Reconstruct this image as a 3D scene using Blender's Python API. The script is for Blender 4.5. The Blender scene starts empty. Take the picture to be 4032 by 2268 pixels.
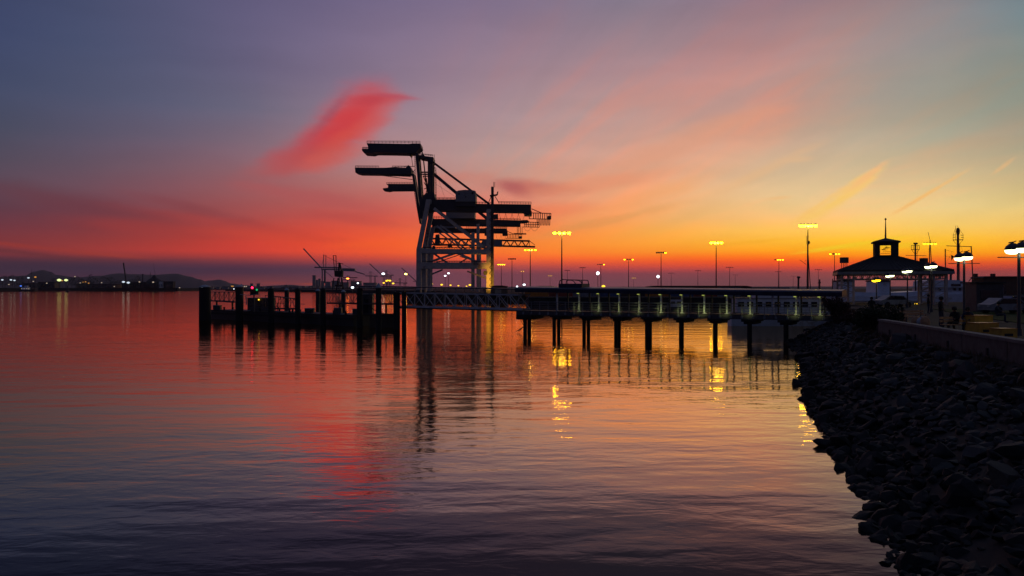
import bpy, bmesh, math, random
import numpy as np
from mathutils import Vector, Matrix, noise
random.seed(7)
S = bpy.context.scene
COL = S.collection
PI = math.pi
# ------------------------------------------------------------------ camera
F = 3024.0            # focal length in pixels of the 4032 px wide photograph
EYE = 5.5             # camera height over the water
HY = 1134.0           # horizon row
cam = bpy.data.cameras.new('camera'); camo = bpy.data.objects.new('camera', cam); COL.objects.link(camo)
cam.sensor_width = 36.0; cam.lens = 36.0 * F / 4032.0
cam.clip_start = 0.1; cam.clip_end = 40000
camo.location = (0, 0, EYE); camo.rotation_euler = (PI / 2, 0, 0)
S.camera = camo
S.render.resolution_x = 1024; S.render.resolution_y = 576
S.view_settings.view_transform = 'Standard'; S.view_settings.look = 'None'
S.view_settings.exposure = 0.0; S.view_settings.gamma = 1.0; S.view_settings.use_curve_mapping = False
S.render.engine = 'CYCLES'
S.cycles.use_denoising = True
S.cycles.max_bounces = 5; S.cycles.diffuse_bounces = 2; S.cycles.glossy_bounces = 3
S.cycles.transparent_max_bounces = 6; S.cycles.volume_bounces = 0
S.cycles.sample_clamp_indirect = 6.0
S.cycles.caustics_reflective = False; S.cycles.caustics_refractive = False

def lin(c):
    return tuple(((v / 255.0) / 12.92) if v <= 10.3 else (((v / 255.0) + 0.055) / 1.055) ** 2.4 for v in c)

# ------------------------------------------------------------------ world: dusk sky as a function of direction
world = bpy.data.worlds.new('World'); S.world = world; world.use_nodes = True
nt = world.node_tree; N = nt.nodes; L = nt.links; N.clear()
# dusk colours measured over the visible part of the sky (columns: tan azimuth, rows: height over horizon)
GX = [0, 500, 1000, 1500, 2000, 2500, 3000, 3500, 4032]
GR = {
 0:    [(60,68,102),(75,79,110),(97,90,122),(115,102,132),(130,114,140),(137,125,142),(150,122,135),(146,124,132),(105,120,134)],
 250:  [(64,73,104),(79,84,112),(103,96,124),(133,115,138),(152,126,140),(168,136,142),(174,140,140),(158,146,140),(125,145,140)],
 500:  [(72,74,94),(90,86,108),(112,102,120),(158,128,138),(176,146,148),(195,157,146),(206,160,140),(176,170,150),(162,160,140)],
 700:  [(88,70,84),(112,82,94),(146,96,102),(178,118,112),(190,146,132),(226,160,124),(216,184,146),(214,190,146),(196,176,132)],
 850:  [(98,54,66),(122,60,68),(166,76,74),(200,86,74),(228,118,88),(238,166,102),(240,194,124),(234,200,132),(226,192,116)],
 940:  [(122,52,56),(146,56,54),(196,64,52),(232,86,50),(240,126,60),(249,162,64),(254,190,66),(254,196,56),(250,182,56)],
 990:  [(120,50,55),(160,57,52),(200,62,50),(236,86,44),(246,120,44),(250,142,44),(252,160,30),(255,174,20),(252,156,24)],
 1022: [(72,44,56),(96,48,56),(138,56,58),(190,70,58),(232,92,48),(240,98,38),(244,96,26),(246,110,22),(240,100,30)],
 1050: [(58,42,56),(62,44,60),(82,48,64),(108,60,72),(168,72,66),(196,72,58),(204,72,48),(208,74,44),(190,70,50)],
 1078: [(60,42,56),(62,44,60),(78,48,62),(98,60,74),(116,62,72),(126,64,72),(132,66,68),(136,68,66),(134,66,66)],
 1118: [(84,46,58),(74,44,58),(118,58,58),(106,60,70),(112,64,74),(114,68,74),(114,68,70),(124,70,70),(130,68,68)],
}
GY = sorted(GR)
G = np.array([[lin(c) for c in GR[y]] for y in GY])
tx = (np.array(GX) - 2016) / F
ty = (HY - np.array(GY)) / F          # decreasing
def catmull(xs, vs, x):
    """monotone-ish cubic over irregular knots, clamped ends"""
    x = min(max(x, xs[0]), xs[-1]); i = int(np.searchsorted(xs, x, 'right') - 1); i = min(max(i, 0), len(xs) - 2)
    h = xs[i+1] - xs[i]; t = (x - xs[i]) / h
    def m(j):
        if j == 0: return (vs[1] - vs[0]) / (xs[1] - xs[0])
        if j == len(xs) - 1: return (vs[-1] - vs[-2]) / (xs[-1] - xs[-2])
        return 0.5 * ((vs[j+1]-vs[j])/(xs[j+1]-xs[j]) + (vs[j]-vs[j-1])/(xs[j]-xs[j-1]))
    v = (2*t**3-3*t**2+1)*vs[i] + (t**3-2*t**2+t)*h*m(i) + (-2*t**3+3*t**2)*vs[i+1] + (t**3-t**2)*h*m(i+1)
    return np.maximum(v, 0.002)
EAST = np.array(lin((40, 48, 74))); EASTLOW = np.array(lin((58, 48, 66))); ZEN = np.array(lin((58, 68, 100)))
HAZE = 5e-5; HAZE_GLOW = np.array([.030, .022, .026])
def sky_at(az, el):
    """az from the view axis, positive to the right; radians"""
    zen = 1 / (1 + math.exp(-(el - math.radians(38)) / math.radians(7)))
    ca = max(min(az, math.radians(33.6)), -math.radians(33.6))
    tel = math.tan(min(el, math.radians(75))) / max(math.cos(ca), .5)
    y = min(max(tel, ty[-1]), ty[0])
    cols = [catmull(ty[::-1], G[::-1, j], y) for j in range(len(GX))]
    c = catmull(tx, np.array(cols), math.tan(ca))
    # outside the frame the glow fades around the compass away from the sunken sun (about 27 deg right)
    out = max(abs(az) - math.radians(33.6), 0)
    side = math.radians(24 if az < 0 else 46)
    k = math.exp(-(out / side) ** 2 * .7)
    low = math.exp(-max(el, 0) / math.radians(9))
    base = EAST * (1 - low) + EASTLOW * low
    c = c * k + base * (1 - k)
    c = c * (1 - zen) + ZEN * zen
    # the sky lies beyond the evening haze: give it the light the haze takes from it
    path = min(215 / max(math.tan(max(el, .004)), .02), 9300) if el < 1.4 else 215
    T = math.exp(-HAZE * path)
    return np.maximum((c - HAZE_GLOW * (1 - T)) / T, .002)
def nd(t, **kw):
    n = N.new(t)
    for k, v in kw.items(): setattr(n, k, v)
    return n
def math_(op, a, b=None, clamp=False):
    n = nd('ShaderNodeMath', operation=op, use_clamp=clamp)
    for i, v in enumerate((a, b)):
        if v is None: continue
        if isinstance(v, (int, float)): n.inputs[i].default_value = v
        else: L.new(v, n.inputs[i])
    return n.outputs[0]
tc = nd('ShaderNodeTexCoord'); nrm = nd('ShaderNodeVectorMath', operation='NORMALIZE'); L.new(tc.outputs['Generated'], nrm.inputs[0])
sx = nd('ShaderNodeSeparateXYZ'); L.new(nrm.outputs[0], sx.inputs[0])
az = math_('ARCTAN2', sx.outputs[0], sx.outputs[1]); el = math_('ARCSINE', sx.outputs[2])
# P = (azimuth, elevation) in degrees, gently warped so bands are not ruler straight
azd = math_('MULTIPLY', az, 180 / PI); eld = math_('MULTIPLY', el, 180 / PI)
cb = nd('ShaderNodeCombineXYZ'); L.new(azd, cb.inputs[0]); L.new(eld, cb.inputs[1])
mp = nd('ShaderNodeMapping'); mp.inputs['Rotation'].default_value = (0, 0, math.radians(-14)); mp.inputs['Scale'].default_value = (0.022, 0.10, 1)
L.new(cb.outputs[0], mp.inputs[0])
nz = nd('ShaderNodeTexNoise'); nz.inputs['Scale'].default_value = 1.0; nz.inputs['Detail'].default_value = 2.5; nz.inputs['Roughness'].default_value = .55
L.new(mp.outputs[0], nz.inputs[0])
wob = math_('MULTIPLY', math_('SUBTRACT', nz.outputs[0], .5), 3.0)
fadew = nd('ShaderNodeMapRange'); fadew.inputs[1].default_value = 1.6; fadew.inputs[2].default_value = 7; L.new(eld, fadew.inputs[0])
eldw = math_('ADD', eld, math_('MULTIPLY', wob, fadew.outputs[0]))
ROWS = [0.0, .5, 1.05, 1.3, 1.6, 1.9, 2.2, 2.6, 3.2, 4.0, 5.0, 6.4, 8, 10, 12.5, 15.5, 20, 27, 42, 70]
AZS = [-180, -135, -100, -75, -58, -46, -38, -33.6, -29, -24, -19, -14, -9, -4.5, 0, 4.5, 9, 14, 19, 24, 29, 33.6, 40, 50, 64, 84, 110, 140, 179.9]
azn = math_('ADD', math_('MULTIPLY', azd, 1 / 360.0), .5)
prev = None
for r, e in enumerate(ROWS):
    cr = nd('ShaderNodeValToRGB'); L.new(azn, cr.inputs[0]); rp = cr.color_ramp; rp.interpolation = 'LINEAR'
    while len(rp.elements) < len(AZS): rp.elements.new(0.5)
    ee = math.radians(max(e, 0.15))
    for el_, a in zip(rp.elements, AZS): pass
    for i, a in enumerate(AZS):
        rp.elements[i].position = min(max(a / 360 + .5, 0), 1)
    for i, a in enumerate(AZS):
        c = sky_at(math.radians(a), ee) if 179 > abs(a) else sky_at(math.radians(179), ee)
        rp.elements[i].color = (*c, 1)
    if prev is None: prev = cr.outputs[0]; continue
    mr = nd('ShaderNodeMapRange'); mr.inputs[1].default_value = ROWS[r-1]; mr.inputs[2].default_value = e
    L.new(eldw, mr.inputs[0])
    mx = nd('ShaderNodeMix', data_type='RGBA'); L.new(mr.outputs[0], mx.inputs[0]); L.new(prev, mx.inputs[6]); L.new(cr.outputs[0], mx.inputs[7])
    prev = mx.outputs[2]
sky = prev
# thin high cloud: long soft streaks fanning up to the right
wz = nd('ShaderNodeTexNoise'); wz.inputs['Scale'].default_value = .11; wz.inputs['Detail'].default_value = 4; L.new(cb.outputs[0], wz.inputs[0])
wv = nd('ShaderNodeVectorMath', operation='MULTIPLY_ADD'); L.new(wz.outputs['Color'], wv.inputs[0]); wv.inputs[1].default_value = (5, 4, 0); L.new(cb.outputs[0], wv.inputs[2])
def streaky(rot, sxx, syy, detail, lo, hi, src=None):
    m = nd('ShaderNodeMapping'); m.inputs['Rotation'].default_value = (0, 0, math.radians(rot)); m.inputs['Scale'].default_value = (sxx, syy, 1)
    L.new(src or wv.outputs[0], m.inputs[0])
    n = nd('ShaderNodeTexNoise'); n.inputs['Scale'].default_value = 1; n.inputs['Detail'].default_value = detail; n.inputs['Roughness'].default_value = .6
    L.new(m.outputs[0], n.inputs[0])
    r = nd('ShaderNodeMapRange'); r.inputs[1].default_value = .35; r.inputs[2].default_value = .68; r.inputs[3].default_value = lo; r.inputs[4].default_value = hi
    L.new(n.outputs[0], r.inputs[0]); return r.outputs[0]
def scale_col(c, f, rgb=None):
    m = nd('ShaderNodeVectorMath', operation='SCALE'); L.new(c, m.inputs[0]); L.new(f, m.inputs['Scale']); return m.outputs[0]
sky = scale_col(sky, streaky(-24, .03, .30, 2.5, .95, 1.05))
sky = scale_col(sky, streaky(-12, .02, .14, 2.5, .95, 1.05))
fx = math_('SUBTRACT', azd, -17.0); fy = math_('SUBTRACT', eld, -5.0)
fan = math_('ARCTAN2', fy, fx); frad = math_('LOGARITHM', math_('ADD', math_('POWER', math_('ADD', math_('MULTIPLY', fx, fx), math_('MULTIPLY', fy, fy)), .5), .5), 2.718)
fc = nd('ShaderNodeCombineXYZ'); L.new(math_('MULTIPLY', fan, 9.0), fc.inputs[0]); L.new(math_('MULTIPLY', frad, 1.5), fc.inputs[1])
fn = nd('ShaderNodeTexNoise'); fn.inputs['Scale'].default_value = 1.0; fn.inputs['Detail'].default_value = 6; fn.inputs['Roughness'].default_value = .62; fn.inputs['Distortion'].default_value = .5; L.new(fc.outputs[0], fn.inputs[0])
fr = nd('ShaderNodeMapRange', interpolation_type='SMOOTHSTEP'); fr.inputs[1].default_value = .42; fr.inputs[2].default_value = .72; fr.inputs[3].default_value = 0; fr.inputs[4].default_value = .30; L.new(fn.outputs[0], fr.inputs[0])
# only from a little over the horizon up to mid sky, strongest right of the cranes
fe = nd('ShaderNodeMapRange', interpolation_type='SMOOTHSTEP'); fe.inputs[1].default_value = 2.6; fe.inputs[2].default_value = 5.5; L.new(eld, fe.inputs[0])
fe2 = nd('ShaderNodeMapRange', interpolation_type='SMOOTHSTEP'); fe2.inputs[1].default_value = 24; fe2.inputs[2].default_value = 11; fe2.inputs[3].default_value = .12; L.new(eld, fe2.inputs[0])
fa = nd('ShaderNodeMapRange', interpolation_type='SMOOTHSTEP'); fa.inputs[1].default_value = -8; fa.inputs[2].default_value = 5; fa.inputs[3].default_value = .05; L.new(azd, fa.inputs[0])
fa2 = nd('ShaderNodeMapRange', interpolation_type='SMOOTHSTEP'); fa2.inputs[1].default_value = 60; fa2.inputs[2].default_value = 30; L.new(azd, fa2.inputs[0])
fm = math_('MULTIPLY', math_('MULTIPLY', fr.outputs[0], fe.outputs[0]), math_('MULTIPLY', fe2.outputs[0], math_('MULTIPLY', fa.outputs[0], fa2.outputs[0])))
warm = nd('ShaderNodeVectorMath', operation='MULTIPLY'); L.new(sky, warm.inputs[0]); warm.inputs[1].default_value = (1.38, .93, .78)
mxf = nd('ShaderNodeMix', data_type='RGBA'); L.new(math_('MULTIPLY', fm, 2.3), mxf.inputs[0]); L.new(sky, mxf.inputs[6]); L.new(warm.outputs[0], mxf.inputs[7]); sky = mxf.outputs[2]
fr2 = nd('ShaderNodeMapRange', interpolation_type='SMOOTHSTEP'); fr2.inputs[1].default_value = .5; fr2.inputs[2].default_value = .3; fr2.inputs[3].default_value = 1; fr2.inputs[4].default_value = .955; L.new(fn.outputs[0], fr2.inputs[0])
fd = nd('ShaderNodeMix', data_type='FLOAT'); L.new(fa.outputs[0], fd.inputs[0]); fd.inputs[2].default_value = 1; L.new(fr2.outputs[0], fd.inputs[3]); sky = scale_col(sky, fd.outputs[0])
EDGE = nd('ShaderNodeTexNoise'); EDGE.inputs['Scale'].default_value = .55; EDGE.inputs['Detail'].default_value = 6; EDGE.inputs['Roughness'].default_value = .6
EM = nd('ShaderNodeMapping'); EM.inputs['Rotation'].default_value = (0, 0, math.radians(-42)); EM.inputs['Scale'].default_value = (.35, 1.1, 1); L.new(cb.outputs[0], EM.inputs[0]); L.new(EM.outputs[0], EDGE.inputs[0])
def px_dir(px, py):
    a = math.atan((px - 2016) / F); e = math.atan((HY - py) / F * math.cos(a)); return math.degrees(a), math.degrees(e)
def lobe(px, py, lpx, wpx, ang, col, amount, ragged=.5, pw=1.0):
    """one soft elongated patch of cloud; ang degrees anticlockwise, sizes in px"""
    global sky
    a, e = px_dir(px, py); k = math.degrees(1 / F)
    m = nd('ShaderNodeMapping', vector_type='TEXTURE'); m.inputs['Location'].default_value = (a, e, 0)
    m.inputs['Rotation'].default_value = (0, 0, math.radians(ang)); m.inputs['Scale'].default_value = (lpx * k, wpx * k, 1)
    L.new(cb.outputs[0], m.inputs[0])
    ln = nd('ShaderNodeVectorMath', operation='LENGTH'); L.new(m.outputs[0], ln.inputs[0])
    d = math_('ADD', ln.outputs['Value'], math_('MULTIPLY', math_('SUBTRACT', EDGE.outputs[0], .5), ragged * 2))
    r = nd('ShaderNodeMapRange', interpolation_type='SMOOTHERSTEP'); r.inputs[1].default_value = 1.25; r.inputs[2].default_value = 0.05
    r.inputs[3].default_value = 0; r.inputs[4].default_value = amount; L.new(d, r.inputs[0])
    mx = nd('ShaderNodeMix', data_type='RGBA'); L.new(r.outputs[0], mx.inputs[0]); L.new(sky, mx.inputs[6]); mx.inputs[7].default_value = (*lin(col), 1)
    sky = mx.outputs[2]
lobe(1230, 575, 260, 70, 30, (168,74,88), .50, .45)
lobe(1275, 558, 265, 95, 34, (190,64,70), .65, .40)
lobe(1355, 485, 225, 118, 46, (204,60,64), .85, .32)
lobe(1440, 430, 160, 92, 40, (204,62,66), .75, .32)
lobe(1480, 392, 150, 30, 6, (188,62,72), .75, .30)
lobe(1470, 490, 170, 60, 50, (204,92,90), .50, .6)
lobe(1555, 380, 110, 11, -4, (178,76,92), .55, .4)
lobe(1330, 560, 150, 40, 34, (212,84,70), .5, .6)
lobe(1160, 640, 240, 60, 18, (184,80,78), .5, .5)
lobe(1310, 625, 180, 50, 22, (206,96,86), .5, .5)
lobe(1300, 450, 150, 26, 50, (132,74,96), .35, .5)
lobe(2090, 735, 230, 42, -4, (188,92,84), .6, .5)
lobe(2030, 745, 90, 36, -20, (166,76,84), .55, .4)
lobe(2350, 720, 360, 40, 8, (232,142,104), .5, .5)
lobe(2700, 560, 480, 60, 18, (230,156,122), .5, .6)
lobe(2500, 790, 420, 40, 17, (242,160,96), .4, .7)
lobe(2950, 700, 300, 24, 24, (236,184,130), .4, .7)
lobe(1750, 700, 300, 30, 4, (206,110,92), .35, .6)
lobe(2350, 880, 380, 26, 12, (214,150,84), .45, .6)
lobe(1900, 860, 260, 26, 6, (214,92,62), .35, .6)
lobe(1250, 780, 340, 40, -8, (178,82,84), .45, .6)
lobe(900, 880, 420, 30, -7, (176,60,56), .35, .6)
lobe(300, 800, 420, 46, -9, (108,50,60), .35, .7)
lobe(620, 900, 380, 34, -4, (170,58,54), .35, .7)
lobe(760, 820, 260, 28, -12, (128,58,66), .35, .7)
lobe(1100, 930, 330, 26, -3, (214,72,50), .35, .7)
lobe(1380, 860, 220, 30, -6, (178,72,72), .35, .7)
lobe(1500, 960, 240, 18, 3, (250,98,40), .40, .6)
lobe(2150, 830, 260, 34, 5, (246,120,74), .40, .6)
lobe(200, 980, 330, 9, -6, (160,56,46), .6, .35)
lobe(90, 995, 240, 12, -6, (100,48,54), .6, .3)
lobe(430, 1000, 190, 9, -5, (172,60,48), .45, .3)
lobe(3330, 770, 190, 26, 38, (255,204,110), .75, .9)
lobe(3240, 800, 150, 16, 34, (255,200,96), .5, .9)
lobe(3420, 690, 100, 14, 38, (248,186,128), .6, .6)
lobe(3250, 820, 140, 16, 30, (254,206,100), .5, .6)
lobe(3640, 770, 160, 10, 31, (250,190,108), .8, .6)
lobe(3150, 628, 60, 16, 4, (228,184,138), .5, .6)
lobe(3060, 780, 70, 10, 3, (246,188,120), .5, .6)
lobe(3950, 655, 50, 9, 38, (236,184,124), .5, .5)
lobe(3330, 968, 240, 11, 8, (255,214,40), .8, .5)
lobe(3560, 965, 260, 15, 1, (255,206,30), .6, .5)
lobe(2900, 960, 260, 10, 5, (255,176,40), .4, .5)
lobe(1260, 1118, 110, 5, 0, (176,72,48), .8, .4)
lobe(1080, 1114, 60, 5, 0, (150,62,56), .6, .4)
# a little physical sky far from the glow, for the blue dome overhead
nish = nd('ShaderNodeTexSky', sky_type='NISHITA'); nish.sun_disc = False
nish.sun_elevation = math.radians(-2.0); nish.sun_rotation = math.radians(27)
ns = nd('ShaderNodeVectorMath', operation='SCALE'); L.new(nish.outputs[0], ns.inputs[0]); ns.inputs['Scale'].default_value = 0.01
ad = nd('ShaderNodeVectorMath', operation='ADD'); L.new(sky, ad.inputs[0]); L.new(ns.outputs[0], ad.inputs[1])
bg = nd('ShaderNodeBackground'); L.new(ad.outputs[0], bg.inputs[0]); bg.inputs[1].default_value = 1.03
wo = nd('ShaderNodeOutputWorld'); L.new(bg.outputs[0], wo.inputs[0])
world.cycles.sampling_method = 'MANUAL'; world.cycles.sample_map_resolution = 512

# ------------------------------------------------------------------ helpers
def W(px, py, d):
    """a place seen at pixel (px, py) of the photograph, d metres ahead"""
    return Vector(((px - 2016) / F * d, d, EYE + (HY - py) / F * d))
def tag(o, label=None, cat=None, group=None, kind=None):
    if label: o['label'] = label
    if cat: o['category'] = cat
    if group: o['group'] = group
    if kind: o['kind'] = kind
    return o
def empty(name, loc, label=None, cat=None, group=None, rz=0):
    o = bpy.data.objects.new(name, None); COL.objects.link(o); o.empty_display_size = .3
    o.location = loc; o.rotation_euler = (0, 0, rz)
    return tag(o, label, cat, group)
def link_mesh(name, me, parent=None):
    o = bpy.data.objects.new(name, me); COL.objects.link(o)
    if parent is not None: o.parent = parent
    return o
class MB:
    def __init__(s): s.v = []; s.f = []
    def add(s, vs, fs):
        b = len(s.v); s.v += [tuple(v) for v in vs]; s.f += [tuple(i + b for i in f) for f in fs]; return s
    def box(s, c, d, rz=0):
        cx, cy, cz = c; a, b, h = d[0] / 2, d[1] / 2, d[2] / 2; co, si = math.cos(rz), math.sin(rz)
        vs = [(cx + x * co - y * si, cy + x * si + y * co, cz + z) for z in (-h, h) for x, y in ((-a, -b), (a, -b), (a, b), (-a, b))]
        return s.add(vs, [(0,3,2,1),(4,5,6,7),(0,1,5,4),(1,2,6,5),(2,3,7,6),(3,0,4,7)])
    def beam(s, p, q, w, h=None, up=(0, 0, 1)):
        """bar of section w (sideways) x h (in the plane of up) from p to q"""
        p, q = Vector(p), Vector(q); h = h or w; t = (q - p)
        if t.length < 1e-6: return s
        t.normalize(); u = Vector(up)
        if abs(t.dot(u)) > .98: u = Vector((1, 0, 0))
        sd = t.cross(u).normalized(); u = sd.cross(t).normalized()
        vs = [e + sd * a * w / 2 + u * b * h / 2 for e in (p, q) for a, b in ((-1,-1),(1,-1),(1,1),(-1,1))]
        return s.add(vs, [(0,3,2,1),(4,5,6,7),(0,1,5,4),(1,2,6,5),(2,3,7,6),(3,0,4,7)])
    def tube(s, p, q, r, n=8, r2=None):
        p, q = Vector(p), Vector(q); r2 = r if r2 is None else r2; t = (q - p).normalized()
        u = Vector((0, 0, 1)) if abs(t.z) < .9 else Vector((1, 0, 0)); a = t.cross(u).normalized(); b = t.cross(a)
        vs = [p + (a * math.cos(2*PI*i/n) + b * math.sin(2*PI*i/n)) * r for i in range(n)] + [q + (a * math.cos(2*PI*i/n) + b * math.sin(2*PI*i/n)) * r2 for i in range(n)]
        fs = [(i, (i+1) % n, n + (i+1) % n, n + i) for i in range(n)] + [tuple(range(n))[::-1], tuple(range(n, 2*n))]
        return s.add(vs, fs)
    def path(s, pts, r, n=5):
        for a, b in zip(pts, pts[1:]): s.tube(a, b, r, n)
        return s
    def lathe(s, prof, c, n=14):
        cx, cy, cz = c; k = len(prof)
        vs = [(cx + r * math.cos(2*PI*i/n), cy + r * math.sin(2*PI*i/n), cz + z) for r, z in prof for i in range(n)]
        fs = [(j*n+i, j*n+(i+1) % n, (j+1)*n+(i+1) % n, (j+1)*n+i) for j in range(k-1) for i in range(n)]
        fs += [tuple(range(n))[::-1], tuple(range((k-1)*n, k*n))]
        return s.add(vs, fs)
    def prism(s, poly, y0, y1, slope=0):
        """outline [(x,z)...] given depth from y0 to y1"""
        n = len(poly); vs = [(x, y0, z) for x, z in poly] + [(x, y1, z) for x, z in poly]
        return s.add(vs, [tuple(range(n)), tuple(range(n, 2*n))[::-1]] + [(i, n+i, n+(i+1) % n, (i+1) % n) for i in range(n)])
    def slab(s, poly, z0, z1):
        n = len(poly); vs = [(x, y, z0) for x, y in poly] + [(x, y, z1) for x, y in poly]
        return s.add(vs, [tuple(range(n))[::-1], tuple(range(n, 2*n))] + [(i, (i+1) % n, n+(i+1) % n, n+i) for i in range(n)])
    def mesh(s, name, m, origin=None, smooth=False):
        o = Vector(origin) if origin is not None else Vector((0, 0, 0))
        me = bpy.data.meshes.new(name); me.from_pydata([(v[0]-o[0], v[1]-o[1], v[2]-o[2]) for v in s.v], [], s.f)
        bm = bmesh.new(); bm.from_mesh(me); bmesh.ops.recalc_face_normals(bm, faces=bm.faces); bm.to_mesh(me); bm.free()
        if smooth:
            me.polygons.foreach_set('use_smooth', [True] * len(me.polygons))
        if m: me.materials.append(m)
        return me
    def build(s, name, m, parent=None, smooth=False, world=True):
        """vertices in world metres (world=True) or already local to the parent"""
        og = parent.matrix_world.translation if False else None
        if parent is not None and world:
            og = Vector(parent.location)
            if parent.parent is not None: og = og + Vector(parent.parent.location)
        return link_mesh(name, s.mesh(name, m, og, smooth), parent)
def copy_tree(o, parent=None):
    c = o.copy(); COL.objects.link(c)
    if parent is not None: c.parent = parent
    for ch in list(o.children): copy_tree(ch, c)
    return c

# ------------------------------------------------------------------ materials
MATS = {}
def mat(name, col, rough=.6, metal=0, var=.25, scale=3.0, bump=.0, spec=.4, emit=None, es=0, rust=None):
    m = bpy.data.materials.new(name); m.use_nodes = True; t = m.node_tree; b = t.nodes['Principled BSDF']
    b.inputs['Roughness'].default_value = rough; b.inputs['Metallic'].default_value = metal; b.inputs['Specular IOR Level'].default_value = spec
    if emit:
        b.inputs['Base Color'].default_value = (*col, 1); b.inputs['Emission Color'].default_value = (*emit, 1); b.inputs['Emission Strength'].default_value = es
    else:
        g = t.nodes.new('ShaderNodeTexCoord'); n = t.nodes.new('ShaderNodeTexNoise'); n.inputs['Scale'].default_value = scale; n.inputs['Detail'].default_value = 6; n.inputs['Roughness'].default_value = .65
        t.links.new(g.outputs['Object'], n.inputs[0])
        r = t.nodes.new('ShaderNodeValToRGB'); r.color_ramp.elements[0].position = .35; r.color_ramp.elements[1].position = .68
        r.color_ramp.elements[0].color = (*[c * (1 - var) for c in col], 1); r.color_ramp.elements[1].color = (*[min(c * (1 + var), 1) for c in col], 1)
        t.links.new(n.outputs[0], r.inputs[0]); out = r.outputs[0]
        if rust:
            n2 = t.nodes.new('ShaderNodeTexNoise'); n2.inputs['Scale'].default_value = scale * .35; n2.inputs['Detail'].default_value = 9; n2.inputs['Roughness'].default_value = .75
            t.links.new(g.outputs['Object'], n2.inputs[0])
            q = t.nodes.new('ShaderNodeMapRange'); q.inputs[1].default_value = .56; q.inputs[2].default_value = .66; t.links.new(n2.outputs[0], q.inputs[0])
            x = t.nodes.new('ShaderNodeMix'); x.data_type = 'RGBA'; t.links.new(q.outputs[0], x.inputs[0]); t.links.new(out, x.inputs[6]); x.inputs[7].default_value = (*rust, 1); out = x.outputs[2]
        t.links.new(out, b.inputs['Base Color'])
        rr = t.nodes.new('ShaderNodeMapRange'); rr.inputs[3].default_value = max(rough - .15, .05); rr.inputs[4].default_value = min(rough + .15, 1); t.links.new(n.outputs[0], rr.inputs[0]); t.links.new(rr.outputs[0], b.inputs['Roughness'])
        if bump:
            bp = t.nodes.new('ShaderNodeBump'); bp.inputs['Strength'].default_value = .6; bp.inputs['Distance'].default_value = bump; t.links.new(n.outputs[0], bp.inputs['Height']); t.links.new(bp.outputs[0], b.inputs['Normal'])
    MATS[name] = m; return m
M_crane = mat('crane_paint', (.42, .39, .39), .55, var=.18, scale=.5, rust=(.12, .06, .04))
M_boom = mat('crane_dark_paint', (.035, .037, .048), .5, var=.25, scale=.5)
M_steel = mat('dark_steel', (.05, .05, .06), .5, var=.3, scale=2)
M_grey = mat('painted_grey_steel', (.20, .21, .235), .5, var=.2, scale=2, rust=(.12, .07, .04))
M_truss_pale = mat('pale_truss_paint', (.50, .50, .54), .5, var=.2, scale=2)
M_white = mat('weathered_white_paint', (.62, .64, .68), .45, var=.12, scale=1.2, rust=(.35, .28, .22))
M_navy = mat('navy_roof_sheet', (.018, .025, .06), .4, var=.25, scale=1)
M_tar = mat('tarred_pile', (.012, .011, .012), .75, var=.4, scale=4, bump=.02)
M_cap = mat('pile_cap_plastic', (.30, .33, .36), .5, var=.15, scale=3)
M_conc = mat('concrete', (.15, .14, .13), .85, var=.25, scale=1.5, bump=.01)
M_seawall = mat('seawall_concrete', (.085, .075, .07), .9, var=.35, scale=2.5, bump=.01)
M_black = mat('matt_black', (.012, .012, .014), .7, var=.3, scale=3)
M_hull = mat('hull_dark_paint', (.012, .013, .022), .5, var=.3, scale=.6)
M_brick = mat('brown_brick', (.11, .065, .045), .9, var=.25, scale=2, bump=.01)
M_roofdark = mat('roof_felt', (.03, .027, .03), .8, var=.3, scale=1)
M_orange = mat('orange_paint', (.50, .17, .02), .5, var=.2, scale=3)
M_yellow = mat('yellow_planter_paint', (.52, .28, .03), .5, var=.2, scale=3)
M_rust = mat('container_rust_red', (.28, .055, .03), .6, var=.3, scale=.7)
M_blue = mat('container_blue', (.05, .09, .2), .6, var=.3, scale=.7)
M_glass = mat('dark_window_glass', (.01, .012, .015), .08, var=.1, scale=1, spec=.6)
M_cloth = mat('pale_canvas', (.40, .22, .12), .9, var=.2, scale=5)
def emat(name, col, es): return mat(name, (.5, .5, .5), emit=lin(col), es=es)
E_sod = mat('sodium_lamp_glow', (.5, .5, .5), emit=(1, .58, .003), es=7)
E_sods = mat('strong_sodium_glow', (.5, .5, .5), emit=(1, .60, .003), es=75)
E_yard = mat('yard_lamp_glow', (.5, .5, .5), emit=(1, .58, .02), es=2)
E_sodw = emat('bright_sodium_glow', (255, 220, 90), 12)
E_farw = emat('far_white_glow', (225, 240, 255), .9)
E_farg = emat('far_greenish_glow', (240, 255, 170), 1.2)
E_dim = emat('dim_sodium_glow', (255, 170, 50), .7)
E_green = emat('metal_halide_glow', (250, 255, 190), 4)
E_white = emat('white_lamp_glow', (235, 245, 255), 4)
E_faint = emat('faint_window_glow', (255, 225, 190), .45)
E_red = emat('red_beacon_glow', (255, 20, 60), 8)
E_grn = emat('green_beacon_glow', (20, 160, 90), 1.2)
E_tube = emat('pier_tube_glow', (225, 235, 110), .5)

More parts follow.
